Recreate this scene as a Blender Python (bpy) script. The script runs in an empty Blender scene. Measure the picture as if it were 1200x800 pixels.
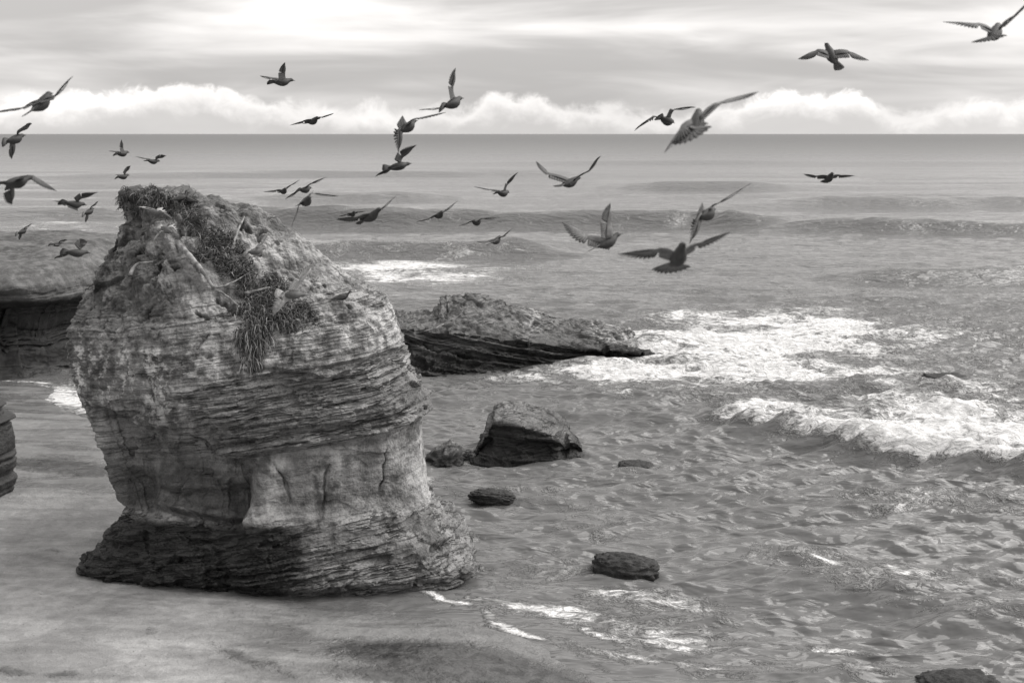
import bpy, math, random
import numpy as np
from mathutils import Vector

# ------------------------------------------------------------------ camera
R = math.radians
FPX = 1500.0          # focal length in pixels of the 1200 px wide photograph
EYE = 8.0             # eye height over the sea
PITCH = math.atan((400 - 157) / FPX)
scene = bpy.context.scene
col = scene.collection
cam_d = bpy.data.cameras.new('camera')
cam = bpy.data.objects.new('camera', cam_d)
col.objects.link(cam)
cam.location = (0, 0, EYE)
cam.rotation_euler = (R(90) - PITCH, 0, 0)
cam_d.sensor_width = 36.0
cam_d.sensor_fit = 'HORIZONTAL'
cam_d.lens = FPX / 1200 * 36.0
cam_d.clip_start = 0.1
cam_d.clip_end = 80000
cam_d.dof.use_dof = True
cam_d.dof.focus_distance = 27.0
cam_d.dof.aperture_fstop = 2.0
scene.camera = cam

# ------------------------------------------------------------------ light
SUN_EL, SUN_AZ = 44.0, 74.0       # azimuth clockwise from +Y (out to sea)
TINT = (1.0, 0.972, 0.950)
scene.view_settings.view_transform = 'Standard'
scene.view_settings.look = 'None'
scene.view_settings.gamma = 1.0
scene.view_settings.exposure = 0.56
scene.view_settings.use_curve_mapping = False

sun_d = bpy.data.lights.new('sun', 'SUN')
sun_d.energy = 3.0
sun_d.angle = R(60)
sun_d.color = (1.0, 0.975, 0.95)
sun = bpy.data.objects.new('sun', sun_d)
col.objects.link(sun)
sd = Vector((math.sin(R(SUN_AZ)) * math.cos(R(SUN_EL)), math.cos(R(SUN_AZ)) * math.cos(R(SUN_EL)), math.sin(R(SUN_EL))))
sun.rotation_euler = (-sd).to_track_quat('-Z', 'Y').to_euler()
sun.location = (20, -10, 40)


class NT:
    """small helper for writing node trees"""
    def __init__(s, tree):
        s.t = tree
        s.n = tree.nodes
        s.l = tree.links

    def new(s, typ, **kw):
        nd = s.n.new(typ)
        for k, v in kw.items():
            setattr(nd, k, v)
        return nd

    def put(s, sock, v):
        if isinstance(v, (int, float)):
            try:
                sock.default_value = v
            except TypeError:
                sock.default_value = (v, v, v, 1)[:len(sock.default_value)]
        elif isinstance(v, (tuple, list)):
            sock.default_value = v
        else:
            s.l.new(v, sock)

    def math(s, op, a, b=None, c=None, clamp=False):
        nd = s.new('ShaderNodeMath', operation=op, use_clamp=clamp)
        s.put(nd.inputs[0], a)
        if b is not None:
            s.put(nd.inputs[1], b)
        if c is not None:
            s.put(nd.inputs[2], c)
        return nd.outputs[0]

    def mixv(s, f, a, b):
        nd = s.new('ShaderNodeMix', data_type='FLOAT')
        s.put(nd.inputs[0], f); s.put(nd.inputs[2], a); s.put(nd.inputs[3], b)
        return nd.outputs[0]

    def remap(s, v, a, b, c=0.0, d=1.0, smooth=True):
        nd = s.new('ShaderNodeMapRange', interpolation_type='SMOOTHSTEP' if smooth else 'LINEAR')
        s.put(nd.inputs[0], v); s.put(nd.inputs[1], a); s.put(nd.inputs[2], b); s.put(nd.inputs[3], c); s.put(nd.inputs[4], d)
        return nd.outputs[0]

    def noise(s, vec, scale, detail=4, rough=0.55, dist=0.0, typ='FBM'):
        nd = s.new('ShaderNodeTexNoise', noise_dimensions='3D')
        nd.noise_type = typ
        s.put(nd.inputs['Vector'], vec)
        s.put(nd.inputs['Scale'], scale); s.put(nd.inputs['Detail'], detail)
        s.put(nd.inputs['Roughness'], rough); s.put(nd.inputs['Distortion'], dist)
        return nd.outputs[0]

    def comb(s, x, y, z):
        nd = s.new('ShaderNodeCombineXYZ')
        s.put(nd.inputs[0], x); s.put(nd.inputs[1], y); s.put(nd.inputs[2], z)
        return nd.outputs[0]

    def scale(s, vec, sc):
        nd = s.new('ShaderNodeVectorMath', operation='MULTIPLY')
        s.put(nd.inputs[0], vec); nd.inputs[1].default_value = sc
        return nd.outputs[0]

    def grey(s, v):
        nd = s.new('ShaderNodeCombineColor')
        for i in range(3):
            s.put(nd.inputs[i], v)
        return nd.outputs[0]


# ------------------------------------------------------------------ world: layered overcast
world = bpy.data.worlds.new('World')
scene.world = world
world.use_nodes = True
w = NT(world.node_tree)
w.n.clear()
out = w.new('ShaderNodeOutputWorld')
bg = w.new('ShaderNodeBackground')
bg.inputs['Strength'].default_value = 0.1
w.l.new(bg.outputs[0], out.inputs[0])
sky = w.new('ShaderNodeTexSky')
sky.sky_type = 'NISHITA'
sky.sun_disc = False
sky.sun_elevation = R(SUN_EL)
sky.sun_rotation = R(SUN_AZ)
bw = w.new('ShaderNodeRGBToBW')
w.l.new(sky.outputs[0], bw.inputs[0])
tc = w.new('ShaderNodeTexCoord')
sep = w.new('ShaderNodeSeparateXYZ')
w.l.new(tc.outputs['Generated'], sep.inputs[0])
az = w.math('MULTIPLY', w.math('ARCTAN2', sep.outputs[0], sep.outputs[1]), 180 / math.pi)
el = w.math('MULTIPLY', w.math('ARCSINE', sep.outputs[2]), 180 / math.pi)
ela = w.math('ABSOLUTE', el)
SKYZ = 24.4
# long thin stratus: compress azimuth
lay = w.noise(w.comb(w.math('MULTIPLY', az, 0.04), w.math('MULTIPLY', ela, 0.30), SKYZ), 1.0, 4, 0.5, 0.5)
lay2 = w.noise(w.comb(w.math('MULTIPLY', az, 0.13), w.math('MULTIPLY', ela, 0.75), 8.3), 1.0, 5, 0.5, 0.7)
strat = w.math('ADD', w.math('MULTIPLY', lay, 0.75), w.math('MULTIPLY', lay2, 0.25))
strat_l = w.math('MULTIPLY', w.remap(strat, 0.38, 0.66, 4.1, 8.1), w.remap(ela, 1.6, 5.5, 0.92, 1.06))
# high dome gets slowly brighter, as an overcast does
dome = w.remap(ela, 6.0, 60.0, 1.0, 1.2)
strat_l = w.math('MULTIPLY', strat_l, dome)
# cumulus bank above the horizon
topn = w.noise(w.comb(w.math('MULTIPLY', az, 0.16), 1.7, 0.0), 1.0, 2, 0.5)
topf = w.noise(w.comb(w.math('MULTIPLY', az, 0.75), w.math('MULTIPLY', ela, 0.9), 4.0), 1.0, 5, 0.6, 0.3)
top = w.math('ADD', w.math('ADD', 1.48, w.math('MULTIPLY', w.math('SUBTRACT', topn, 0.5), 2.6)), w.math('MULTIPLY', w.math('SUBTRACT', topf, 0.5), 1.7))
d_el = w.math('SUBTRACT', top, ela)
bank = w.remap(d_el, -0.12, w.remap(topn, 0.35, 0.65, 0.8, 0.2))
bank_fade = w.remap(d_el, 0.05, 1.35)           # brightest along its upper edge, greyer below
puff = w.noise(w.comb(w.math('MULTIPLY', az, 0.9), w.math('MULTIPLY', ela, 1.6), 11.0), 1.0, 4, 0.55, 0.4)
bank_l = w.math('ADD', w.mixv(bank_fade, 9.6, 5.9), w.math('MULTIPLY', w.math('SUBTRACT', puff, 0.5), w.mixv(bank_fade, 2.2, 0.3)))
bank_l = w.math('MULTIPLY', bank_l, w.remap(lay, 0.38, 0.58, 0.80, 1.0))
lum = w.mixv(bank, strat_l, bank_l)
clear = w.math('MULTIPLY', bw.outputs[0], 0.35)
lum = w.mixv(0.93, clear, lum)
tint = w.new('ShaderNodeVectorMath', operation='SCALE')
tint.inputs[0].default_value = TINT
w.put(tint.inputs['Scale'], lum)
w.l.new(tint.outputs[0], bg.inputs['Color'])


# ------------------------------------------------------------------ numpy noise
def _h(ix, iy, iz, seed):
    n = (ix.astype(np.int64) * 374761393 + iy.astype(np.int64) * 668265263 + iz.astype(np.int64) * 2147483647 + seed * 1274126177) & 0xFFFFFFFF
    n = ((n ^ (n >> 13)) * 1274126177) & 0xFFFFFFFF
    n = ((n ^ (n >> 16)) * 2246822519) & 0xFFFFFFFF
    return ((n ^ (n >> 15)) & 0xFFFFFF) / float(0xFFFFFF)


def vnoise(x, y, z, seed=0):
    """smooth value noise, -1..1"""
    x, y, z = np.broadcast_arrays(np.asarray(x, float), np.asarray(y, float), np.asarray(z, float))
    ix, iy, iz = np.floor(x), np.floor(y), np.floor(z)
    fx, fy, fz = x - ix, y - iy, z - iz
    fx = fx * fx * fx * (fx * (fx * 6 - 15) + 10); fy = fy * fy * fy * (fy * (fy * 6 - 15) + 10); fz = fz * fz * fz * (fz * (fz * 6 - 15) + 10)
    r = 0
    for a in (0, 1):
        for b in (0, 1):
            for c in (0, 1):
                r = r + _h(ix + a, iy + b, iz + c, seed) * (fx if a else 1 - fx) * (fy if b else 1 - fy) * (fz if c else 1 - fz)
    return r * 2 - 1


def fbm(x, y, z, octv=4, seed=0, gain=0.5, ridged=False):
    s, a, f, t = 0, 1.0, 1.0, 0
    for o in range(octv):
        v = vnoise(x * f + 17.3 * o, y * f - 9.1 * o, z * f + 4.7 * o, seed + o)
        if ridged:
            v = 1 - 2 * np.abs(v)
        s = s + a * v
        t += a
        a *= gain
        f *= 2.03
    return s / t


def facets(x, y, z, seed, tilt=0.6):
    """broken planes: every cell of a 3D Voronoi stands at its own depth and tilt, about -1..1"""
    ix, iy, iz = np.floor(x), np.floor(y), np.floor(z)
    best = np.full(x.shape, 1e9)
    val = np.zeros(x.shape)
    for a in (-1, 0, 1):
        for b in (-1, 0, 1):
            for c in (-1, 0, 1):
                h1 = _h(ix + a, iy + b, iz + c, seed)
                h2 = (h1 * 7919.13) % 1.0
                h3 = (h1 * 104729.7) % 1.0
                dx, dy, dz = x - (ix + a + h1), y - (iy + b + h2), z - (iz + c + h3)
                d = dx * dx + dy * dy + dz * dz
                k = d < best
                best = np.where(k, d, best)
                r = (h1 * 3571.7) % 1.0
                val = np.where(k, (r * 2 - 1) + tilt * ((h2 - 0.5) * dx + (h3 - 0.5) * dy + (h1 - 0.5) * dz) * 2, val)
    return val


def sstep(a, b, x):
    t = np.clip((x - a) / (b - a), 0, 1)
    return t * t * (3 - 2 * t)


# ------------------------------------------------------------------ pixel <-> world
CP, SP = math.cos(PITCH), math.sin(PITCH)


def ray(u, v):
    a, b = (np.asarray(u, float) - 600) / FPX, (400 - np.asarray(v, float)) / FPX
    return a, CP + b * SP, -SP + b * CP


def at_y(u, v, Y):
    dx, dy, dz = ray(u, v)
    t = Y / dy
    return dx * t, dy * t, EYE + dz * t


def at_z(u, v, z=0.0):
    dx, dy, dz = ray(u, v)
    t = (z - EYE) / dz
    return dx * t, dy * t, EYE + dz * t


def project(x, y, z):
    zz = z - EYE
    dep = y * CP - zz * SP
    up = y * SP + zz * CP
    return 600 + FPX * x / dep, 400 - FPX * up / dep


# ------------------------------------------------------------------ mesh helpers
def mesh_obj(name, verts, faces, mat, parent=None, smooth=True, attrs=None):
    me = bpy.data.meshes.new(name)
    verts = np.asarray(verts, np.float32)
    if isinstance(faces, np.ndarray):
        k = faces.shape[1]
        me.vertices.add(len(verts)); me.vertices.foreach_set('co', verts.ravel())
        me.loops.add(faces.size); me.loops.foreach_set('vertex_index', faces.astype(np.int32).ravel())
        me.polygons.add(len(faces)); me.polygons.foreach_set('loop_start', np.arange(0, faces.size, k, dtype=np.int32))
        me.update(calc_edges=True)
    else:
        me.from_pydata([tuple(map(float, p)) for p in verts], [], [tuple(map(int, f)) for f in faces])
    me.validate()
    me.polygons.foreach_set('use_smooth', np.full(len(me.polygons), smooth))
    for k, a in (attrs or {}).items():
        at = me.attributes.new(k, 'FLOAT', 'POINT')
        at.data.foreach_set('value', np.asarray(a, np.float32).ravel())
    me.materials.append(mat)
    o = bpy.data.objects.new(name, me)
    col.objects.link(o)
    o.parent = parent
    return o


def grid_faces(n, m, wrap=False):
    i = np.arange(n - 1)[:, None]
    j = np.arange(m if wrap else m - 1)[None, :]
    j2 = (j + 1) % m
    return np.stack([i * m + j, i * m + j2, (i + 1) * m + j2, (i + 1) * m + j], -1).reshape(-1, 4)


def tag(o, label, cat, group=None, kind=None):
    if label: o['label'] = label
    if cat: o['category'] = cat
    if group: o['group'] = group
    if kind: o['kind'] = kind
    return o


# ------------------------------------------------------------------ materials
def base_mat(name):
    m = bpy.data.materials.new(name)
    m.use_nodes = True
    t = NT(m.node_tree)
    b = t.n['Principled BSDF']
    return m, t, b


def attr(t, name):
    nd = t.new('ShaderNodeAttribute')
    nd.attribute_name = name
    return nd.outputs['Fac']


def rock_material(name, lo, hi, wet_to=0.03, bump=0.03, scale=1.0, strata=0.5):
    m, t, b = base_mat(name)
    P = t.new('ShaderNodeTexCoord').outputs['Object']
    n1 = t.noise(P, 0.9 * scale, 6, 0.6, 0.3)
    n2 = t.noise(P, 5.0 * scale, 6, 0.65, 0.2)
    n3 = t.noise(P, 28.0 * scale, 4, 0.6)
    drip = t.noise(t.scale(P, (3.2 * scale, 3.2 * scale, 0.55 * scale)), 1.0, 5, 0.6, 0.4)
    band = t.noise(t.scale(P, (0.35 * scale, 0.35 * scale, 6.0 * scale)), 1.0, 5, 0.65, 0.15)
    s = t.math('ADD', t.math('MULTIPLY', n1, 0.34), t.math('MULTIPLY', n2, 0.34))
    s = t.math('ADD', s, t.math('MULTIPLY', n3, 0.16))
    s = t.math('ADD', s, t.math('MULTIPLY', t.math('SUBTRACT', band, 0.5), strata * 0.35))
    s = t.math('ADD', s, t.math('MULTIPLY', t.math('SUBTRACT', drip, 0.5), 0.30))
    v = t.remap(s, 0.30, 0.56, lo, hi)
    # thin dark partings between the beds
    sp = t.new('ShaderNodeSeparateXYZ'); t.l.new(P, sp.inputs[0])
    sz = t.math('SUBTRACT', sp.outputs[2], t.math('MULTIPLY', sp.outputs[0], 0.13))
    sv = t.comb(t.math('MULTIPLY', sp.outputs[0], 0.5 * scale), t.math('MULTIPLY', sp.outputs[1], 0.5 * scale), t.math('MULTIPLY', sz, 9.0 * scale))
    sl = t.noise(sv, 1.0, 3, 0.6, 0.1)
    line = t.remap(t.math('ABSOLUTE', t.math('SUBTRACT', sl, 0.5)), 0.0, 0.035, 1.0, 0.0)
    line = t.math('MULTIPLY', t.math('MULTIPLY', line, attr(t, 'seam')), t.remap(n1, 0.38, 0.55))
    v = t.mixv(line, v, lo * 0.35)
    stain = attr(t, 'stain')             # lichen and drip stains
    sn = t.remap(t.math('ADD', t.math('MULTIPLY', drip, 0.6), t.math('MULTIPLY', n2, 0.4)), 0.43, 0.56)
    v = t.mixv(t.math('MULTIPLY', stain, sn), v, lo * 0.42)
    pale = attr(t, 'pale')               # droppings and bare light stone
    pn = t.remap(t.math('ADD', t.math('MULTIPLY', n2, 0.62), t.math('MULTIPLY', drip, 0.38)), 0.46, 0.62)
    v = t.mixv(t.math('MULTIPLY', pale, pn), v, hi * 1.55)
    wet = attr(t, 'wet')                 # tide-dark foot with weed and algae, plus shade painted into the stack's hollow
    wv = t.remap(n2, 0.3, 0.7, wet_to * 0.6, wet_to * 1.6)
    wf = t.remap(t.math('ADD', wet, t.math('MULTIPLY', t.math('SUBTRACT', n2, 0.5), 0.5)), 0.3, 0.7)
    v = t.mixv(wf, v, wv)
    t.l.new(t.grey(v), b.inputs['Base Color'])
    t.put(b.inputs['Roughness'], t.mixv(wf, 0.88, t.remap(n2, 0.3, 0.7, 0.35, 0.7)))
    b.inputs['Specular IOR Level'].default_value = 0.35
    h = t.math('ADD', t.math('MULTIPLY', n2, 0.7), t.math('MULTIPLY', n3, 0.45))
    h = t.math('ADD', h, t.math('MULTIPLY', band, 0.5 * strata))
    h = t.math('SUBTRACT', h, t.math('MULTIPLY', line, 0.7))
    bp = t.new('ShaderNodeBump')
    bp.inputs['Strength'].default_value = 1.0
    bp.inputs['Distance'].default_value = bump
    t.l.new(h, bp.inputs['Height'])
    t.l.new(bp.outputs[0], b.inputs['Normal'])
    return m


M_STACK = rock_material('sandstone', 0.075, 0.40, 0.015, 0.06, 1.0, 0.8)
M_SHELF = rock_material('shelf_stone', 0.045, 0.21, 0.018, 0.06, 1.0, 1.0)
M_BOULDER = rock_material('boulder_stone', 0.05, 0.23, 0.014, 0.04, 1.6, 0.9)
M_REEF = rock_material('weedy_stone', 0.02, 0.06, 0.018, 0.05, 2.5, 0.2)
M_CLIFF = rock_material('cliff_stone', 0.05, 0.17, 0.02, 0.06, 0.7, 0.8)


def simple_mat(name, lo, hi, scale, rough=0.8, stretch=(1, 1, 1), bump=0.0):
    m, t, b = base_mat(name)
    P = t.new('ShaderNodeTexCoord').outputs['Object']
    n = t.noise(t.scale(P, stretch), scale, 4, 0.6, 0.2)
    t.l.new(t.grey(t.remap(n, 0.33, 0.67, lo, hi)), b.inputs['Base Color'])
    b.inputs['Roughness'].default_value = rough
    b.inputs['Specular IOR Level'].default_value = 0.3
    if bump:
        bp = t.new('ShaderNodeBump'); bp.inputs['Distance'].default_value = bump
        t.l.new(n, bp.inputs['Height']); t.l.new(bp.outputs[0], b.inputs['Normal'])
    return m


M_WOOD = simple_mat('weathered_wood', 0.10, 0.30, 9.0, 0.9, (1, 1, 1), 0.02)
M_PLANT, _t, _b = base_mat('plant_strands')
_n = _t.noise(_t.new('ShaderNodeTexCoord').outputs['Object'], 5.0, 3, 0.6)
_t.l.new(_t.grey(_t.math('MULTIPLY', _t.remap(attr(_t, 'tone'), 0.0, 1.0, 0.02, 0.26, False), _t.remap(_n, 0.35, 0.65, 0.6, 1.4))), _b.inputs['Base Color'])
_b.inputs['Roughness'].default_value = 0.75


def feather_mat(name, body, wing_hi, tip):
    m, t, b = base_mat(name)
    P = t.new('ShaderNodeTexCoord').outputs['Object']
    n = t.noise(P, 40.0, 3, 0.6)
    f = attr(t, 'feather')     # 0 body .. 1 flight feather tips
    v = t.mixv(t.remap(f, 0.05, 0.3), body, wing_hi)
    v = t.mixv(t.remap(f, 0.55, 1.0), v, tip)
    v = t.math('MULTIPLY', v, t.remap(n, 0.3, 0.7, 0.75, 1.25))
    t.l.new(t.grey(v), b.inputs['Base Color'])
    b.inputs['Roughness'].default_value = 0.6
    b.inputs['Specular IOR Level'].default_value = 0.3
    return m


M_BIRD_DARK = feather_mat('dark_plumage', 0.028, 0.06, 0.022)
M_BIRD_MID = feather_mat('grey_plumage', 0.035, 0.13, 0.05)
M_BIRD_PALE = feather_mat('pale_plumage', 0.08, 0.34, 0.22)

# water
def water_material():
    m, t, b = base_mat('sea_water')
    P = t.new('ShaderNodeTexCoord').outputs['Object']
    foam = attr(t, 'foam')
    rough = attr(t, 'far')
    shal = attr(t, 'shallow')
    Ps = t.scale(P, (0.42, 1.0, 1.0))
    a1 = t.noise(Ps, 0.8, 1, 0.5, 0.5)
    a2 = t.noise(Ps, 2.4, 2, 0.5, 0.7)
    a3 = t.noise(Ps, 7.0, 1, 0.5, 0.5)
    # foam lace: thin ridges of a warped noise
    Pf = t.scale(P, (0.6, 1.0, 1.0))
    l1 = t.noise(Pf, 1.1, 5, 0.62, 1.2)
    l2 = t.noise(Pf, 3.6, 5, 0.65, 1.5)
    ridge = t.math('SUBTRACT', 1.0, t.math('MULTIPLY', t.math('ABSOLUTE', t.math('SUBTRACT', l1, 0.5)), 7.0), clamp=True)
    ridge2 = t.math('SUBTRACT', 1.0, t.math('MULTIPLY', t.math('ABSOLUTE', t.math('SUBTRACT', l2, 0.5)), 6.0), clamp=True)
    lace = t.math('ADD', t.math('MULTIPLY', ridge, 0.5), t.math('MULTIPLY', ridge2, 0.5))
    blot = t.noise(Pf, 0.55, 5, 0.65, 0.8)
    cover = t.math('ADD', t.math('MULTIPLY', lace, 0.55), t.math('MULTIPLY', t.remap(blot, 0.3, 0.7, 0, 1, False), 0.55))
    thr = t.math('SUBTRACT', 1.08, t.math('MULTIPLY', foam, 0.92))
    fm = t.remap(t.math('SUBTRACT', cover, thr), -0.16, 0.30)
    fm = t.math('MULTIPLY', fm, t.remap(foam, 0.02, 0.15))
    wv = t.mixv(shal, 0.10, 0.125)
    v = t.mixv(fm, wv, t.remap(l2, 0.3, 0.7, 0.5, 0.85))
    t.l.new(t.grey(v), b.inputs['Base Color'])
    t.put(b.inputs['Roughness'], t.mixv(fm, t.mixv(attr(t, 'open'), t.mixv(rough, 0.08, 0.14), 0.48), 0.9))
    b.inputs['IOR'].default_value = 1.333
    h = t.math('ADD', t.math('MULTIPLY', a1, 0.50), t.math('MULTIPLY', a2, 0.36))
    h = t.math('ADD', h, t.math('MULTIPLY', a3, 0.06))
    h = t.math('ADD', h, t.math('MULTIPLY', fm, t.math('ADD', 0.06, t.math('MULTIPLY', l2, 0.5))))
    bp = t.new('ShaderNodeBump')
    bp.inputs['Strength'].default_value = 1.0
    bp.inputs['Distance'].default_value = 0.42
    t.l.new(h, bp.inputs['Height'])
    t.l.new(bp.outputs[0], b.inputs['Normal'])
    return m


def sand_material():
    m, t, b = base_mat('beach_sand')
    P = t.new('ShaderNodeTexCoord').outputs['Object']
    wet = attr(t, 'wet')
    dark = attr(t, 'dark')
    n1 = t.noise(P, 0.5, 5, 0.6, 0.6)
    n2 = t.noise(P, 4.0, 5, 0.6, 0.4)
    n3 = t.noise(P, 60.0, 3, 0.6)
    v = t.remap(t.math('ADD', t.math('MULTIPLY', n1, 0.6), t.math('MULTIPLY', n2, 0.4)), 0.36, 0.64, 0.18, 0.32)
    v = t.math('MULTIPLY', v, t.remap(n3, 0.3, 0.7, 0.85, 1.15))
    v = t.math('MULTIPLY', v, t.mixv(wet, 1.0, 0.55))
    dm = t.remap(t.math('ADD', dark, t.math('MULTIPLY', t.math('SUBTRACT', n2, 0.5), 0.9)), 0.35, 0.75)
    v = t.mixv(dm, v, t.remap(n2, 0.35, 0.65, 0.03, 0.075))
    # strewn weed, shell and grit
    n4 = t.noise(P, 11.0, 3, 0.7, 0.8)
    v = t.mixv(t.math('MULTIPLY', t.remap(n4, 0.66, 0.72), 0.8), v, 0.04)
    streak = t.noise(t.scale(P, (0.35, 1.6, 1.0)), 1.0, 4, 0.6, 0.8)
    v = t.math('MULTIPLY', v, t.remap(streak, 0.35, 0.65, 0.84, 1.14))
    t.l.new(t.grey(v), b.inputs['Base Color'])
    t.put(b.inputs['Roughness'], t.mixv(wet, 0.9, t.remap(streak, 0.4, 0.6, 0.12, 0.5)))
    b.inputs['Specular IOR Level'].default_value = 0.4
    bp = t.new('ShaderNodeBump')
    bp.inputs['Distance'].default_value = 0.05
    t.l.new(t.math('ADD', t.math('ADD', t.math('MULTIPLY', n2, 0.8), t.math('MULTIPLY', n4, 0.5)), t.math('MULTIPLY', dm, 0.8)), bp.inputs['Height'])
    t.l.new(bp.outputs[0], b.inputs['Normal'])
    return m


M_WATER = water_material()
M_SAND = sand_material()


# ------------------------------------------------------------------ shoreline
# waterline as world points (from where the wash meets sand in the photo): sand lies on the -X side
SHORE_PX = [(760, 830), (700, 795), (640, 758), (560, 722), (490, 712), (420, 640), (300, 560), (180, 510), (100, 488), (55, 468), (70, 455), (40, 449), (-120, 446), (-500, 445)]
_sx, _sy, _ = at_z(np.array([p[0] for p in SHORE_PX]), np.array([p[1] for p in SHORE_PX]), 0.0)
SHORE = np.stack([_sx, _sy], 1)


def shore_dist(x, y):
    """signed distance to the waterline, positive on the sand"""
    best = np.full(x.shape, 1e9)
    pts = np.vstack([[14.0, -30.0], [6.0, 8.0], SHORE, [-120, SHORE[-1, 1]]])
    for a, b in zip(pts[:-1], pts[1:]):
        ab = b - a
        tt = np.clip(((x - a[0]) * ab[0] + (y - a[1]) * ab[1]) / (ab @ ab), 0, 1)
        best = np.minimum(best, np.hypot(x - a[0] - tt * ab[0], y - a[1] - tt * ab[1]))
    poly = np.vstack([pts, [-120, -30.0]])
    ins = np.zeros(x.shape, bool)
    k = len(poly)
    for i in range(k):
        x1, y1 = poly[i]; x2, y2 = poly[(i + 1) % k]
        c = (y1 > y) != (y2 > y)
        with np.errstate(divide='ignore', invalid='ignore'):
            ins ^= c & (x < (x2 - x1) * (y - y1) / (y2 - y1 + 1e-12) + x1)
    return np.where(ins, best, -best)


def ell(u, v, cu, cv, ru, rv, ang=0.0, p=1.0):
    c, s = math.cos(R(ang)), math.sin(R(ang))
    du, dv = u - cu, v - cv
    a, b = (du * c + dv * s) / ru, (-du * s + dv * c) / rv
    return np.exp(-(a * a + b * b) ** p)


# ------------------------------------------------------------------ sea
def build_sea():
    # rows closer together near the shore, far apart at the horizon
    t = np.concatenate([np.linspace(760, 12, 860), np.geomspace(11.5, 0.25, 60)])
    Y = FPX * EYE / t
    core = np.linspace(-0.44, 0.44, 760)
    side = np.geomspace(0.45, 1.6, 24)
    az_ = np.concatenate([-side[::-1], core, side])
    X = Y[:, None] * az_[None, :]
    Yg = np.repeat(Y[:, None], len(az_), 1)
    dY = np.abs(np.gradient(Y))[:, None]
    u, v = project(X, Yg, np.zeros_like(X))
    sd_ = shore_dist(X, Yg)
    off = np.clip(-sd_, 0, None)
    deep = sstep(0.3, 22, off)
    rng = random.Random(5)
    h = np.zeros_like(X)
    # wind chop and swell
    WOB = []
    for q in range(6):
        lq = 0.55 * (26 / 0.55) ** ((q + 0.5) / 6)
        WOB.append([vnoise(X / (lq * 5), Yg / (lq * 4), q * 3.3 + e, q + e) for e in (0, 7)])
    for k in range(60):
        lam = math.exp(rng.uniform(math.log(0.36), math.log(26)))
        th = rng.gauss(-86, 19 if lam < 6 else 9)
        kx, ky = math.cos(R(th)) * 2 * math.pi / lam, math.sin(R(th)) * 2 * math.pi / lam
        amp = 0.0125 * lam ** 0.66 * (2.5 if lam < 1 else 1.65 if lam < 3 else 1.0)
        q0 = 0.45 if lam > 5 else 0.28
        lodk = (q0 + (1 - q0) * sstep(75, 30, Yg)) * sstep(1.0, 2.4, lam / np.maximum(dY * abs(math.sin(R(th))), 1e-3))
        sh = 0.55 + 0.45 * deep if lam < 4 else deep
        wob = 0.9 * WOB[min(max(int(math.log(lam / 0.55) / math.log(26 / 0.55) * 6), 0), 5)][k % 2]
        ph = kx * X + ky * Yg + rng.uniform(0, 6.28) + 2.0 * wob
        c = np.sin(ph)
        h += amp * lodk * sh * (1 - 2 * np.abs(np.sin(ph / 2)) ** 1.4 if lam < 3 else c + 0.28 * np.cos(2 * ph))
    # cross-hatched ripples in the sheltered shallows
    near = sstep(70, 30, Yg)
    h += near * 0.022 * fbm(X * 1.0, Yg * 1.5, 0.0, 4, 77, 0.55, True)
    foam = np.zeros_like(X)

    def swell(u0, v0, u1, v1, hgt, wf, wb, seed, fade=60, foamy=0.0, fwid=3.0):
        nonlocal h, foam
        xa, ya, _ = at_z(u0, v0); xb, yb, _ = at_z(u1, v1)
        yc = ya + (X - xa) * (yb - ya) / (xb - xa)
        yc = yc + wf * 0.9 * vnoise(X / (wf * 9), seed, 0.3, seed) + wf * 0.35 * vnoise(X / (wf * 2.2), seed, 2.3, seed)
        d = Yg - yc
        win = sstep(min(u0, u1) - fade, min(u0, u1) + fade, u) * sstep(max(u0, u1) + fade, max(u0, u1) - fade, u)
        var = 0.85 + 0.15 * vnoise(X / (wf * 5), seed, 5.5, seed + 9)
        prof = np.where(d < 0, np.exp(-(np.abs(d) / wf) ** 1.5), np.exp(-(np.abs(d) / wb) ** 0.95))
        h += hgt * prof * win * var - 0.2 * hgt * np.exp(-((d + wf * 2.2) / (wf * 1.4)) ** 2) * win
        if foamy:
            f = np.where(d < 0, np.exp(-(np.abs(d) / (0.75 * wf)) ** 2), np.exp(-(d / fwid) ** 1.6))
            foam = np.maximum(foam, foamy * f * win)

    swell(180, 262, 900, 264, 1.7, 1.5, 7, 3, 50)
    swell(900, 269, 1800, 276, 1.1, 1.6, 8, 4, 60)
    swell(340, 299, 650, 298, 1.1, 1.2, 6, 5, 50)
    swell(-100, 252, 160, 254, 0.8, 2.6, 9, 21, 50)
    swell(720, 221, 930, 221, 1.1, 2.8, 12, 6, 70)
    swell(300, 234, 520, 233, 0.9, 2.2, 10, 7, 70)
    swell(980, 324, 1230, 325, 0.75, 1.2, 5, 8, 70)
    swell(100, 206, 700, 205, 0.9, 7.0, 20, 9, 150)
    swell(500, 192, 1300, 192, 1.0, 9.0, 25, 10, 200)
    swell(900, 241, 1300, 239, 0.9, 2.2, 10, 14, 90)
    swell(640, 482, 800, 498, 0.34, 0.5, 2.6, 11, 50)
    swell(845, 503, 1900, 655, 0.62, 0.7, 5.5, 12, 40, 1.0, 3.6)
    swell(960, 458, 1250, 462, 0.35, 0.9, 2.5, 13, 60, 0.35, 1.0)
    swell(850, 668, 1250, 720, 0.28, 0.9, 2.6, 15, 90, 0.30, 1.3)
    swell(1010, 590, 1250, 596, 0.16, 0.7, 2.2, 16, 60, 0.50, 0.8)
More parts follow.
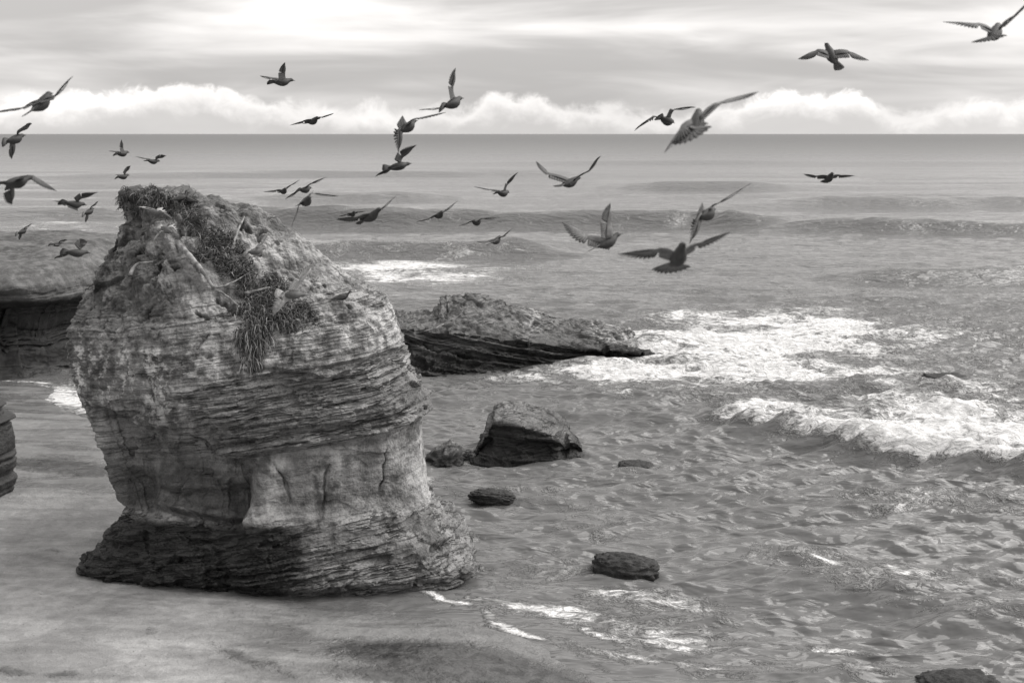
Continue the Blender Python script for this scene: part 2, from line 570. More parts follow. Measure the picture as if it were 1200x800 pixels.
    # foam fields
    for (cu, cv, ru, rv, s, a) in [
            (850, 434, 200, 26, 1.05, 2), (725, 434, 90, 15, 1.25, 2), (820, 408, 110, 22, 0.95, 0), (960, 385, 140, 28, 0.98, 0),
            (900, 372, 190, 16, 0.85, 0), (870, 408, 250, 36, 0.95, 0), (900, 405, 330, 62, 0.62, 0), (1150, 470, 200, 40, 0.6, 4), (640, 440, 90, 10, 0.7, 4), (1060, 400, 110, 30, 0.7, 0), (820, 455, 130, 14, 0.8, 4), (1010, 440, 120, 22, 0.75, 4), (475, 317, 140, 22, 0.85, 0), (560, 330, 100, 8, 0.30, 0),
            (1120, 505, 150, 34, 1.05, 8), (1400, 560, 220, 45, 1.0, 8), (735, 467, 14, 5, 0.75, 0), (700, 402, 80, 8, 0.50, 10),
            (960, 660, 120, 12, 0.75, 3), (1110, 583, 100, 9, 0.75, 2), (1060, 672, 90, 12, 0.70, 3),
            (640, 714, 110, 10, 0.78, 8), (760, 772, 100, 9, 0.76, 10), (700, 742, 80, 8, 0.66, 22), (545, 640, 40, 34, 0.36, 30), (745, 545, 55, 12, 0.50, 0), (560, 542, 60, 8, 0.5, 0),
            (720, 690, 130, 26, 0.5, 10), (800, 750, 140, 22, 0.5, 10), (980, 755, 55, 9, 0.70, 0), (1010, 790, 70, 14, 0.6, 0), (640, 600, 200, 60, 0.22, 0),
            (60, 265, 160, 16, 0.45, 0), (120, 285, 60, 10, 0.5, 0), (75, 468, 45, 15, 1.0, 10), (700, 330, 420, 18, 0.24, 0), (850, 470, 100, 12, 0.42, 6), (640, 226, 900, 50, 0.10, 0)]:
        foam = np.maximum(foam, s * ell(u, v, cu, cv, ru, rv, a, 0.75))
    foam *= 0.98 + 0.5 * fbm(X * 0.35, Yg * 0.5, 0.0, 4, 88, 0.6)
    # wash line on the sand
    edge = np.abs(sd_ + 0.25 + 0.35 * vnoise(X * 0.8, Yg * 0.8, 0, 55))
    foam = np.maximum(foam, 0.78 * np.exp(-(edge / 0.15) ** 2) * sstep(-0.5, 0.3, vnoise(X * 0.7, Yg * 0.7, 0, 59)))
    edge2 = np.abs(sd_ + 1.9 + 0.7 * vnoise(X * 0.5, Yg * 0.5, 0, 56))
    foam = np.maximum(foam, 0.5 * np.exp(-(edge2 / 0.3) ** 2) * sstep(-0.2, 0.5, vnoise(X * 0.6, Yg * 0.6, 3, 58)))
    # water poured over the tail of the shelf
    h += 0.35 * ell(u, v, 800, 410, 75, 12, 8)
    lump = fbm(X * 0.8, Yg * 1.0, 1.0, 4, 31, 0.6)
    h += sstep(0.45, 1.0, foam) * (0.10 + 0.20 * lump) * deep
    # the sheet thins to nothing at the waterline and slips under the sand
    thin = sstep(-0.3, 3.5, off)
    h = h * (0.12 + 0.88 * thin) + 0.02 - np.where(sd_ > 0, np.clip(sd_, 0, 2) * 0.12, 0)
    far = sstep(60, 700, Yg)
    shal = np.maximum(sstep(24, 2, off), 0.8 * sstep(0.05, 0.6, foam))
    verts = np.stack([X, Yg, h], -1).reshape(-1, 3)
    o = mesh_obj('sea', verts, grid_faces(len(Y), len(az_)), M_WATER, attrs={'foam': foam, 'open': sstep(5.0, 7.7, np.log(Yg)), 'far': far, 'shallow': shal})
    o['kind'] = 'structure'
    return o


def build_sand():
    xs = np.concatenate([np.linspace(-120, -25, 20)[:-1], np.linspace(-25, 12, 420), np.linspace(12, 60, 12)[1:]])
    ys = np.concatenate([np.linspace(-30, 13, 20)[:-1], np.linspace(13, 46, 480), np.linspace(46, 90, 12)[1:]])
    X, Yg = np.meshgrid(xs, ys)
    sd_ = shore_dist(X, Yg)
    z = np.where(sd_ > 0, 0.34 * (1 - np.exp(-sd_ / 6.0)), sd_ * 0.05)
    z += sstep(0, 3, sd_) * (0.06 * fbm(X * 0.35, Yg * 0.35, 0, 4, 3) + 0.018 * fbm(X * 1.9, Yg * 1.9, 0, 3, 4))
    # scour round the foot of the stack
    u, v = project(X, Yg, z)
    z -= 0.10 * ell(X, Yg, -4.0, 23.5, 5.0, 3.6, 0, 2)
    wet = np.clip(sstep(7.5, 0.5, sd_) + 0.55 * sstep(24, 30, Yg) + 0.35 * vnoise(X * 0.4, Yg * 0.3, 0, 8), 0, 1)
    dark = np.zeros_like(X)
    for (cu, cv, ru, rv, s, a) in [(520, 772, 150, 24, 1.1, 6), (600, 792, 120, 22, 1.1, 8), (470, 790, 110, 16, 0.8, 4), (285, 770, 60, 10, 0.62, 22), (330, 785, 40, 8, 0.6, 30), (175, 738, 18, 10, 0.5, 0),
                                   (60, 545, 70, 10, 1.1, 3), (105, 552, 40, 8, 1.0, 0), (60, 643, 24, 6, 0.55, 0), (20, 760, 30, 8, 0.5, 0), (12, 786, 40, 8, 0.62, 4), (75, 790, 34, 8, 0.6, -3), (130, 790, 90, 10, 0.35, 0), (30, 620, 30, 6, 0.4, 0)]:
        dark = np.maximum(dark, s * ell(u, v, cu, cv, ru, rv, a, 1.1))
    verts = np.stack([X, Yg, z], -1).reshape(-1, 3)
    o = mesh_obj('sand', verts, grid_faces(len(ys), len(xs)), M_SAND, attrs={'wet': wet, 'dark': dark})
    o['kind'] = 'structure'
    return o


# ------------------------------------------------------------------ rocks
def chaikin(p, k=3):
    for _ in range(k):
        q = np.roll(p, -1, 0)
        p = np.stack([0.86 * p + 0.14 * q, 0.14 * p + 0.86 * q], 1).reshape(-1, 2)
    return p


def layers(s, lat, seed, thin=0.04, thick=0.22, zmin=-3, zmax=12):
    """bedding: each bed stands out or back by its own amount, changing along its length"""
    rg = np.random.RandomState(seed)
    e = [zmin]
    while e[-1] < zmax:
        e.append(e[-1] + thin + (thick - thin) * rg.rand() ** 2.2)
    e = np.array(e)
    hard = rg.rand(len(e)) * 2 - 1
    i = np.clip(np.searchsorted(e, s) - 1, 0, len(e) - 2)
    f = (s - e[i]) / (e[i + 1] - e[i])
    lv = vnoise(lat * 0.55, i * 7.31, 0.5, seed) * 0.7 + vnoise(lat * 2.1, i * 3.17, 1.5, seed + 1) * 0.5
    lvn = vnoise(lat * 0.55, (i + 1) * 7.31, 0.5, seed) * 0.7 + vnoise(lat * 2.1, (i + 1) * 3.17, 1.5, seed + 1) * 0.5
    a, b = hard[i] + lv, hard[i + 1] + lvn
    k = sstep(0.88, 1.0, f)
    # rounded upper shoulder, sharp underside
    return a * (1 - k) + b * k - 0.35 * (1 - sstep(0.0, 0.16, f)) * 0.8


def make_rock(name, table, Yp, yF, yC, yB, plan, n_rows, n_cols, mat, disp, zmin=None, cap=14, front=0.66):
    """table: (v, left u, right u) seen on the plane y = Yp; yF/yC/yB: lists (z, y) of front, middle, back"""
    tb = np.array(table, float)
    Yq = np.interp(tb[:, 0], [p[0] for p in Yp], [p[1] for p in Yp]) if isinstance(Yp, list) else Yp
    xl, _, zt = at_y(tb[:, 1], tb[:, 0], Yq)
    xr, _, _ = at_y(tb[:, 2], tb[:, 0], Yq)
    o_ = np.argsort(zt)
    zt, xl, xr = zt[o_], xl[o_], xr[o_]
    z = np.linspace(zt[0] if zmin is None else zmin, zt[-1], n_rows)
    L, Rr = np.interp(z, zt, xl), np.interp(z, zt, xr)
    g = lambda tab: np.interp(z, [p[0] for p in tab], [p[1] for p in tab])
    F, C, B = g(yF), g(yC), g(yB)
    k = 5
    ker = np.ones(k) / k
    sm = lambda a: np.convolve(np.pad(a, k // 2, 'edge'), ker, 'valid')
    L, Rr, F, C, B = map(sm, (L, Rr, F, C, B))
    p = chaikin(np.array(plan, float), 3)
    seg = np.hypot(*(np.roll(p, -1, 0) - p).T)
    wgt = seg * np.where(p[:, 1] < 0.25, 1.0, 0.33)
    cum = np.concatenate([[0], np.cumsum(wgt)])
    tt = np.linspace(0, cum[-1], n_cols, endpoint=False)
    pc = np.vstack([p, p[:1]])
    a = np.interp(tt, cum, pc[:, 0]); b = np.interp(tt, cum, pc[:, 1])
    a = a / np.abs(a).max(); b = b / np.abs(b).max()
    cx, hw = (L + Rr) / 2, (Rr - L) / 2
    X = cx[:, None] + a[None] * hw[:, None]
    Y = np.where(b[None] < 0, C[:, None] + b[None] * (C - F)[:, None], C[:, None] + b[None] * (B - C)[:, None])
    Z = np.repeat(z[:, None], n_cols, 1)
    # close the top with shrinking rings
    for i in range(1, cap + 1):
        s = math.cos(i / cap * math.pi / 2)
        mx, my = X[n_rows - 1].mean(), Y[n_rows - 1].mean()
        X = np.vstack([X, mx + (X[n_rows - 1] - mx) * max(s, 0.01)])
        Y = np.vstack([Y, my + (Y[n_rows - 1] - my) * max(s, 0.01)])
        Z = np.vstack([Z, Z[n_rows - 1] + 0.06 * math.sin(i / cap * math.pi / 2)])

    def normals(X, Y, Z):
        P = np.stack([X, Y, Z], -1)
        du = np.roll(P, -1, 1) - np.roll(P, 1, 1)
        dv = np.gradient(P, axis=0)
        n = np.cross(du, dv)
        return n / (np.linalg.norm(n, axis=-1, keepdims=True) + 1e-9)

    N = normals(X, Y, Z)
    A = np.repeat(a[None], X.shape[0], 0)
    Bb = np.repeat(b[None], X.shape[0], 0)
    D, att = disp(X, Y, Z, A, Bb, N)
    X, Y, Z = X + N[..., 0] * D, Y + N[..., 1] * D, Z + N[..., 2] * D * 0.8
    # fine grit along the displaced normal
    N = normals(X, Y, Z)
    sc = att.pop('grit', 0.02)
    gq = sc * fbm(X * 5.0, Y * 5.0, Z * 7.0, 4, 91, 0.6)
    X, Y, Z = X + N[..., 0] * gq, Y + N[..., 1] * gq, Z + N[..., 2] * gq
    for q in ('wet', 'stain', 'pale', 'seam'):
        if q not in att:
            att[q] = np.zeros_like(X)
    verts = np.stack([X, Y, Z], -1)
    obj = mesh_obj(name, verts.reshape(-1, 3), grid_faces(X.shape[0], n_cols, True), mat, attrs=att)
    return obj, verts, normals(X, Y, Z)


# --- the big stack
STACK_T = [(224, 135, 205), (229, 126, 222), (236, 122, 252), (246, 124, 286), (256, 127, 311), (266, 126, 326), (280, 118, 348), (300, 107, 375), (320, 99, 401), (340, 91, 432),
           (352, 87, 452), (380, 83, 462), (400, 82, 469), (430, 86, 478), (455, 92, 488), (466, 95, 500), (476, 98, 504), (488, 102, 500), (498, 107, 495), (520, 117, 496), (550, 132, 500),
           (575, 143, 502), (600, 147, 506), (612, 138, 514), (625, 127, 524), (640, 115, 538), (652, 104, 548), (662, 94, 555), (672, 88, 558), (685, 96, 553), (700, 110, 545), (730, 118, 535)]


def stack_disp(X, Y, Z, A, B, N):
    front = sstep(0.5, -0.1, B)
    wx = X + 0.22 * fbm(X * 1.3, Y * 1.3, Z * 1.3, 3, 71)
    wy = Y + 0.22 * fbm(X * 1.3, Y * 1.3, Z * 1.3, 3, 72)
    wz = Z + 0.04 * fbm(X * 1.3, Y * 1.3, Z * 1.3, 3, 73)
    s = Z - 0.13 * (X + 4) + 0.05 * vnoise(X * 0.6, Y * 0.6, Z * 0.2, 13) + 0.03 * vnoise(X * 2.3, Y * 2.3, Z * 0.6, 14)
    sw = s + wz - Z
    sf = Z - 0.03 * (X + 4) + 0.05 * vnoise(X * 0.9, Y * 0.9, 0, 19)
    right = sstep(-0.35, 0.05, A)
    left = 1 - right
    keep = 1 - 0.7 * sstep(0.82, 0.99, np.abs(A))                # silhouettes keep their traced place
    bed = sstep(2.35, 2.6, s) * sstep(4.05, 3.75, s)             # well-bedded belt
    up = sstep(3.8, 4.2, s) * sstep(5.6, 5.0, s)
    foot = sstep(1.36, 1.14, sf)
    big = 0.15 * fbm(X * 0.55, Y * 0.55, Z * 0.5, 3, 11) * sstep(-0.3, 0.8, Z)
    fa = facets(wx * 0.75, wy * 0.75, sw * 0.95, 74, 0.9)
    fb = facets(wx * 1.9, wy * 1.9, sw * 2.6, 75, 0.8)
    fc = facets(wx * 1.5, wy * 1.5, sw * 8.0, 76, 0.5)            # broken bed ends
    fd = facets(wx * 4.5, wy * 4.5, sw * 15.0, 77, 0.5)
    D = (big + 0.10 * fa * (1 - 0.7 * right)) * keep
    D += fb * (0.022 * left + 0.014 * right * (1 - bed) + 0.05 * foot)
    D += fc * (0.06 * bed * (0.35 + 0.65 * right) + 0.06 * foot + 0.012 * up)
    D += fd * (0.026 * bed * (0.4 + 0.6 * right) + 0.022 * foot + 0.008 * up + 0.008 * left)
    D += 0.055 * fbm(X * 1.8, Y * 1.8, Z * 2.0, 4, 12, 0.55) * (1 - 0.6 * right * (1 - foot))
    # continuous beds that die out along their length
    lat = X * 1.0 + Y * 0.7
    along = sstep(-0.35, 0.45, fbm(X * 0.5, Y * 0.5, Z * 0.9, 2, 17))
    D += layers(s, lat, 15) * along * (0.008 + 0.060 * bed * (0.3 + 0.7 * right) + 0.022 * up + 0.05 * foot)
    D += layers(s, lat + 9, 16, 0.018, 0.07) * (0.003 + 0.020 * bed * (0.3 + 0.7 * right) + 0.013 * up + 0.016 * foot)
    # ledge over the belt, broken along its length
    lip = s - (3.90 + 0.14 * vnoise(X * 0.9, 0, 0, 21) + 0.07 * vnoise(X * 3.1, 0, 0, 22))
    brk = sstep(-0.5, 0.3, vnoise(X * 0.8, 3.0, 0, 18))
    D -= front * right * brk * 0.17 * sstep(0.0, -0.05, lip) * sstep(-0.75, -0.1, lip)
    # hollow cut in under the left face, with a hard upper lip and right-hand edge
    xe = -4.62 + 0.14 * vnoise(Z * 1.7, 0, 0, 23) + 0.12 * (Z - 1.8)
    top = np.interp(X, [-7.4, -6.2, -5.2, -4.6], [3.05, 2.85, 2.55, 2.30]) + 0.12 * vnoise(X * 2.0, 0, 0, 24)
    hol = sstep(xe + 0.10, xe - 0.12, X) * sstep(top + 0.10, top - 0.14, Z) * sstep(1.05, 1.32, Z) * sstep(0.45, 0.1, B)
    D -= hol * (0.60 + 0.2 * vnoise(X * 1.1, 0, Z * 1.4, 25)) * (1 - 0.95 * sstep(0.80, 0.96, np.abs(A)))
    D += hol * 0.30 * np.exp(-(((X + 6.1) / 0.55) ** 2 + ((Z - 1.72) / 0.26) ** 2))
    D += hol * 0.34 * np.exp(-(((X + 5.0) / 0.45) ** 2 + ((Z - 1.95) / 0.30) ** 2))
    D += hol * 0.40 * np.exp(-(((X + 5.6) / 1.0) ** 2 + ((Z - 1.38) / 0.13) ** 2))
    # smooth slab to the right, bounded by upright cracks
    slab = sstep(1.30, 1.42, sf) * sstep(2.60, 2.40, s) * sstep(-0.22, -0.05, A) * front
    D -= 0.04 * slab + 0.07 * slab * sstep(2.15, 2.5, s)
    for cx, dx, z0, z1, wd in [(-4.05, -0.22, 1.45, 2.35, 0.022), (-3.32, 0.10, 1.15, 2.35, 0.028), (-2.35, 0.05, 1.6, 2.5, 0.012), (-1.55, -0.1, 1.3, 2.2, 0.014)]:
        xc = cx + dx * (Z - 2) + 0.09 * vnoise(Z * 2.6, cx, 0, 26) + 0.03 * vnoise(Z * 9, cx, 0, 27)
        D -= 0.11 * np.exp(-((X - xc) / wd) ** 2) * sstep(z0, z0 + 0.3, Z) * sstep(z1, z1 - 0.3, Z) * front
    # parting above the foot and undercut at the ground
    D -= 0.20 * np.exp(-((sf - 1.20 - 0.08 * vnoise(X, 0, 0, 28)) / 0.07) ** 2) * front * sstep(0.25, -0.3, A)
    D -= 0.24 * sstep(0.28, 0.0, Z) * (0.6 + 0.4 * vnoise(X * 0.8, 0, 0, 25))
    # gullied, pitted top slope
    topm = sstep(4.4, 5.0, Z) * sstep(0.05, 0.35, N[..., 2])
    gul = fbm((X + 0.6 * Z) * 2.2, Y * 2.2, (Z - 0.3 * X) * 0.7, 4, 29, 0.55, True)
    D -= topm * (0.16 * gul) + 0.08 * sstep(4.5, 5.2, Z)
    pit = fbm(X * 3.4, Y * 3.4, Z * 3.4, 3, 30)
    D -= 0.20 * sstep(0.40, 0.55, pit) * (topm + 0.35 * left * sstep(2.8, 3.4, Z))
    # ragged crown
    D += sstep(6.0, 6.5, Z) * 0.26 * fbm(X * 2.6, Y * 2.6, Z * 2.6, 3, 31)
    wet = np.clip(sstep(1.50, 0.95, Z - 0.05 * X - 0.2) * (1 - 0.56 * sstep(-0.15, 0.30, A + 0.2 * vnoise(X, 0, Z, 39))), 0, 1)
    wet = np.maximum(wet, 0.55 * hol * sstep(3.0, 1.8, Z + 0.3 * vnoise(X * 1.5, 0, 0, 83)))  # paints the overhang's shade into the hollow by extra darkening
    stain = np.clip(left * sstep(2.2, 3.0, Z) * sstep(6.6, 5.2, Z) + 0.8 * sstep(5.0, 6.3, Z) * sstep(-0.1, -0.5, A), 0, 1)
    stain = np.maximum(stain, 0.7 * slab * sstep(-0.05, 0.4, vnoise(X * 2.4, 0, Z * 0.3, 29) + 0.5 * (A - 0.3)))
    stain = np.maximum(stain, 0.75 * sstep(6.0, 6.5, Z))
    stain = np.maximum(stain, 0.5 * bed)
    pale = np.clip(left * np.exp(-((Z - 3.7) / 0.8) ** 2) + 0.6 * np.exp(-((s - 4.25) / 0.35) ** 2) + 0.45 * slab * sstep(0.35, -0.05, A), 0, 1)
    seam = (1 - 0.9 * slab) * np.clip(0.18 + 0.75 * bed * (0.4 + 0.6 * right) + 0.5 * up * right + 0.6 * foot, 0, 1)
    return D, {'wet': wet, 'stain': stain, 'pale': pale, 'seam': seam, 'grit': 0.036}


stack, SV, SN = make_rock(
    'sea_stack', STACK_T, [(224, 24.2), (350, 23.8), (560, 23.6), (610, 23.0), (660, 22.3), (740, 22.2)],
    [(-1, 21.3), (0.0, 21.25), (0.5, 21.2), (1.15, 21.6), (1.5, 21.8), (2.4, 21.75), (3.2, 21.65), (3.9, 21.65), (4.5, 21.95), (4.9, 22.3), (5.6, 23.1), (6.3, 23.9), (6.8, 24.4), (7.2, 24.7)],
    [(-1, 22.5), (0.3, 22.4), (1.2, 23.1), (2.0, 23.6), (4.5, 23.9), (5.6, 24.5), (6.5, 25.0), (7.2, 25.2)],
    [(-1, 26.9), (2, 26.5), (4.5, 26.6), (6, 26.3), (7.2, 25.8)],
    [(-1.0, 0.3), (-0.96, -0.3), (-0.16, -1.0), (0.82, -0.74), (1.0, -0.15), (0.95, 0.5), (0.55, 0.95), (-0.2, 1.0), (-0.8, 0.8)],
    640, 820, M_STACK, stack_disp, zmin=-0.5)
tag(stack, 'massive layered sandstone stack with overhanging left side, rising from wet sand beside the surf', 'rock stack')
SU, SVV = project(SV[..., 0], SV[..., 1], SV[..., 2])
_flat = SV.reshape(-1, 3)
_fu, _fv, _fn = SU.ravel(), SVV.ravel(), SN.reshape(-1, 3)


def on_stack(u, v, r=4.0):
    k = np.where((np.abs(_fu - u) < r) & (np.abs(_fv - v) < r))[0]
    if len(k) == 0:
        return on_stack(u, v, r * 2)
    k = k[np.argmin(_flat[k, 1])]
    return _flat[k], _fn[k]


# --- ledges lofted along their length
def loft_rock(name, st, n_u, n_t, mat, seed, amp, rough, bedk, lip_w=0.12, wetz=(0.9, 0.2), recess=0.25, face_dark=0.75, pale_z=(0.5, 1.2)):
    """stations: u, back-top v, back y, front-lip v, lip y, base v"""
    st = np.array(st, float)
    us = np.linspace(st[0, 0], st[-1, 0], n_u)
    it = lambda c: np.interp(us, st[:, 0], st[:, c])
    bt = np.stack(at_y(us, it(1), it(2)), -1)
    lp = np.stack(at_y(us, it(3), it(4)), -1)
    bx, by, _ = at_z(us, it(5), 0.0)
    bs = np.stack([bx, by - 0.05, np.full_like(us, -0.6)], -1)
    mid = np.stack([lp[:, 0], np.maximum(lp[:, 1], by) + recess, lp[:, 2] * 0.6], -1)
    low = np.stack([bx, by + 0.02, np.full_like(us, 0.05)], -1)
    low[:, 2] = np.minimum(low[:, 2], lp[:, 2] - 0.02)
    bk = np.stack([bt[:, 0], bt[:, 1] + 0.9, np.full_like(us, -0.6)], -1)
    keys = [bs, low, mid, lp, (lp * 0.5 + bt * 0.5) + np.array([0, 0, 0.03]), bt, bk]
    ks = [0, 0.08, 0.20, 0.34, 0.62, 0.88, 1.0]
    tt = np.linspace(0, 1, n_t)
    P = np.zeros((n_u, n_t, 3))
    for c in range(3):
        K = np.stack([k[:, c] for k in keys], 1)
        for i in range(n_u):
            P[i, :, c] = np.interp(tt, ks, K[i])
    du, dv = np.gradient(P, axis=0), np.gradient(P, axis=1)
    N = np.cross(du, dv); N /= np.linalg.norm(N, axis=-1, keepdims=True) + 1e-9
    X, Y, Z = P[..., 0], P[..., 1], P[..., 2]
    s = Z + bedk[0] * X + bedk[1] * Y + 0.05 * vnoise(X, Y, Z, seed)
    wx, wy = X + 0.15 * fbm(X * 2, Y * 2, Z * 2, 3, seed + 1), Y + 0.15 * fbm(X * 2, Y * 2, Z * 2, 3, seed + 2)
    D = amp * (0.9 * fbm(X * rough * 0.6, Y * rough * 0.6, Z * rough * 0.6, 4, seed + 3)
               + 0.75 * layers(s, X * 0.3 + Y * 0.8, seed + 4, 0.03, 0.16, -16, 16)
               + 0.5 * facets(wx * rough, wy * rough, s * rough * 2.6, seed + 5, 0.8)
               + 0.25 * facets(wx * rough * 3, wy * rough * 3, s * rough * 8, seed + 6, 0.8)
               + 0.2 * fbm(X * rough * 3, Y * rough * 3, Z * rough * 3, 4, seed + 7, 0.6))
    D += lip_w * np.exp(-((tt[None] - 0.35) / 0.02) ** 2) * (0.4 + vnoise(X * 1.5, 0, 0, seed + 8))
    P = P + N * D[..., None]
    wet = np.clip(np.where(tt[None] < 0.32, face_dark, 0.10) + sstep(wetz[0], wetz[1], P[..., 2]) * 0.6, 0, 1)  # front face darker than the top, darker again near the waterline
    pale = 0.4 * sstep(0.36, 0.5, tt)[None] * sstep(pale_z[0], pale_z[1], P[..., 2])
    if name == 'rock_shelf':      # white water streaming off the seaward end
        pale = np.maximum(pale, 1.8 * sstep(585, 650, us)[:, None] * sstep(0.45, 0.6, tt)[None] * sstep(0.0, 0.3, vnoise(X * 0.5, s * 5, 0, 5) + 0.15))
    wet = wet * (1 - 0.9 * sstep(0.45, 0.8, pale))
    return mesh_obj(name, P.reshape(-1, 3), grid_faces(n_u, n_t)[:, ::-1], mat, attrs={'wet': wet, 'stain': 0.45 * np.ones_like(X), 'pale': pale, 'seam': np.full_like(X, 0.9)})


boulder = loft_rock('boulder', [
    (550, 539, 32.3, 540, 31.2, 541), (558, 526, 32.5, 530, 31.1, 541), (567, 506, 32.6, 514, 31.0, 541), (574, 486, 32.7, 500, 31.0, 541), (579, 473, 32.8, 496, 30.9, 541), (590, 468, 32.9, 497, 30.9, 541),
    (610, 470, 33.0, 500, 30.8, 541), (635, 476, 33.0, 506, 30.8, 540), (655, 485, 32.9, 515, 30.9, 540), (662, 490, 32.9, 524, 31.2, 539), (668, 503, 32.8, 517, 31.2, 538), (677, 513, 32.6, 521, 31.3, 537), (681, 524, 32.5, 528, 31.4, 537), (683, 533, 32.4, 534, 31.6, 537)],
    260, 170, M_BOULDER, 300, 0.055, 1.6, (0.10, -0.05), 0.10, (0.6, 0.2), 0.14, 0.55, (0.6, 1.1))
tag(boulder, 'dark angular boulder with tilted flat top standing in the shallow channel right of the stack', 'boulder')

shelf = loft_rock('rock_shelf', [
    (300, 372, 47, 392, 43.6, 446), (440, 371, 47, 386, 43.4, 443), (480, 368, 47, 386, 43.2, 440), (508, 364, 47.2, 388, 43.2, 438), (515, 354, 47.3, 389, 43.3, 437), (524, 345, 47.4, 390, 43.4, 436), (545, 343, 47.4, 391, 43.4, 435),
    (565, 345, 47.6, 393, 43.6, 433), (590, 352, 47.8, 397, 43.9, 430), (620, 361, 48.0, 400, 44.2, 428), (660, 371, 48.3, 404, 44.8, 424), (700, 379, 48.6, 409, 45.3, 417), (730, 387, 49, 412, 45.7, 415), (768, 408, 49, 418, 46, 420), (830, 424, 49, 430, 46.5, 432)],
    460, 190, M_SHELF, 340, 0.16, 1.2, (0.30, -0.16), recess=-0.05, face_dark=0.32)
tag(shelf, 'low wedge of dark layered rock tilting down into the white surf behind the stack', 'rock ledge')


# --- low headland at the left and the pillar foot beside it
def cliff_disp(X, Y, Z, A, B, N):
    s = Z + 0.04 * X + 0.1 * vnoise(X * 0.5, Y * 0.5, Z * 0.3, 51)
    D = 0.35 * fbm(X * 0.35, Y * 0.35, Z * 0.4, 4, 52) + 0.12 * layers(s, X + Y, 53, 0.06, 0.35) + 0.08 * fbm(X * 1.5, Y * 1.5, Z * 1.5, 4, 54)
    D -= 1.5 * np.exp(-((Z - 1.3) / 1.0) ** 4) * sstep(0.3, -0.2, B) * (0.8 + 0.3 * vnoise(X * 0.5, 0, 0, 55))
    return D, {'wet': np.clip(sstep(2.9, 2.1, Z + 0.3 * vnoise(X * 0.7, 0, 0, 56)), 0, 1), 'pale': 0.3 * sstep(2.8, 3.4, Z), 'stain': 0.4 * np.ones_like(X), 'grit': 0.04}  # this mask darkens the undercut face below the rim


headland, _, _ = make_rock(
    'headland', [(297, -900, 70), (302, -950, 95), (312, -960, 106), (330, -960, 112), (345, -960, 112), (360, -960, 108), (385, -960, 100), (410, -960, 100), (452, -960, 104), (470, -960, 104)], 44.0,
    [(-1, 40.9), (0.5, 40.6), (2.3, 40.2), (2.9, 39.8), (3.1, 39.7), (3.3, 39.9), (3.6, 41.0), (3.9, 44.5), (4.3, 48)],
    [(-1, 46), (3.2, 46), (3.9, 49), (4.4, 50)],
    [(-1, 56), (3.5, 55), (4.4, 52)],
    [(-1.0, 0.0), (-1.0, -0.9), (-0.5, -1.0), (0.4, -0.97), (0.93, -0.9), (1.0, -0.4), (1.0, 0.3), (0.8, 0.9), (-0.3, 1.0), (-1.0, 0.9)],
    170, 620, M_CLIFF, cliff_disp, zmin=-0.5)
tag(headland, 'low flat-topped headland with a dark undercut face at the back of the beach', 'cliff')


def pillar_disp(X, Y, Z, A, B, N):
    D = 0.2 * fbm(X * 0.7, Y * 0.7, Z * 0.7, 4, 61) + 0.07 * layers(Z, X + Y, 62, 0.05, 0.25)
    return D, {'wet': 0.8 * np.ones_like(X), 'stain': 0.5 * np.ones_like(X), 'grit': 0.03}


pillar, _, _ = make_rock(
    'rock_outcrop', [(452, -130, -60), (465, -150, -14), (480, -160, 0), (510, -165, 4), (550, -170, 8), (575, -170, 9), (595, -165, 4), (620, -165, 0)], 27.2,
    [(-1, 25.6), (3, 25.8), (4, 26.5)], [(-1, 27.2), (4, 27.3)], [(-1, 29), (4, 28)],
    [(-1.0, 0.0), (-0.8, -0.8), (0.0, -1.0), (0.8, -0.7), (1.0, 0.1), (0.7, 0.8), (-0.2, 1.0), (-0.8, 0.8)],
    110, 240, M_CLIFF, pillar_disp, zmin=-0.4)
tag(pillar, 'dark upright rock outcrop on the sand in front of the headland', 'rock')


# --- small rocks
def small_rock(name, u, v, wpx, hpx, dep, seed, mat, label, z0=0.0, flat=0.75, cat='rock', tilt=0.0):
    x, y, _ = at_z(u, v, z0)
    mpp = y / CP / FPX * 1.02
    rx, rz, ry = wpx * mpp / 2, hpx * mpp, dep / 2
    n, m = 64, 110
    ph = np.linspace(0.001, math.pi - 0.001, n)[:, None]
    th = np.linspace(0, 2 * math.pi, m, endpoint=False)[None]
    X = np.sin(ph) * np.cos(th); Y = np.sin(ph) * np.sin(th); Z = np.cos(ph) * np.ones_like(th)
    sg = lambda q: np.sign(q) * np.abs(q) ** flat
    fk = 0.35 if mat is M_REEF else 1.0
    rr = 1 + fk * 0.34 * fbm(X * 1.5, Y * 1.5, Z * 1.5, 3, seed) + fk * 0.10 * facets(X * 2.2, Y * 2.2, Z * 3.0, seed + 2) + 0.16 * fbm(X * 6, Y * 6, Z * 6, 3, seed + 1)
    X, Y, Z = sg(X) * rr * rx, sg(Y) * rr * ry, sg(Z) * rr * rz
    Z = Z + X * tilt
    z = np.zeros_like(X)
    wet = np.clip(0.55 + 0.3 * z - 0.5 * sstep(0.3, 1.0, Z / max(rz, 1e-3)), 0, 1)
    o = mesh_obj(name, np.stack([X, Y, Z], -1).reshape(-1, 3), grid_faces(n, m, True)[:, ::-1], mat, attrs={'wet': wet, 'stain': z, 'pale': z})
    o.location = (x, y, z0)
    return tag(o, label, cat)


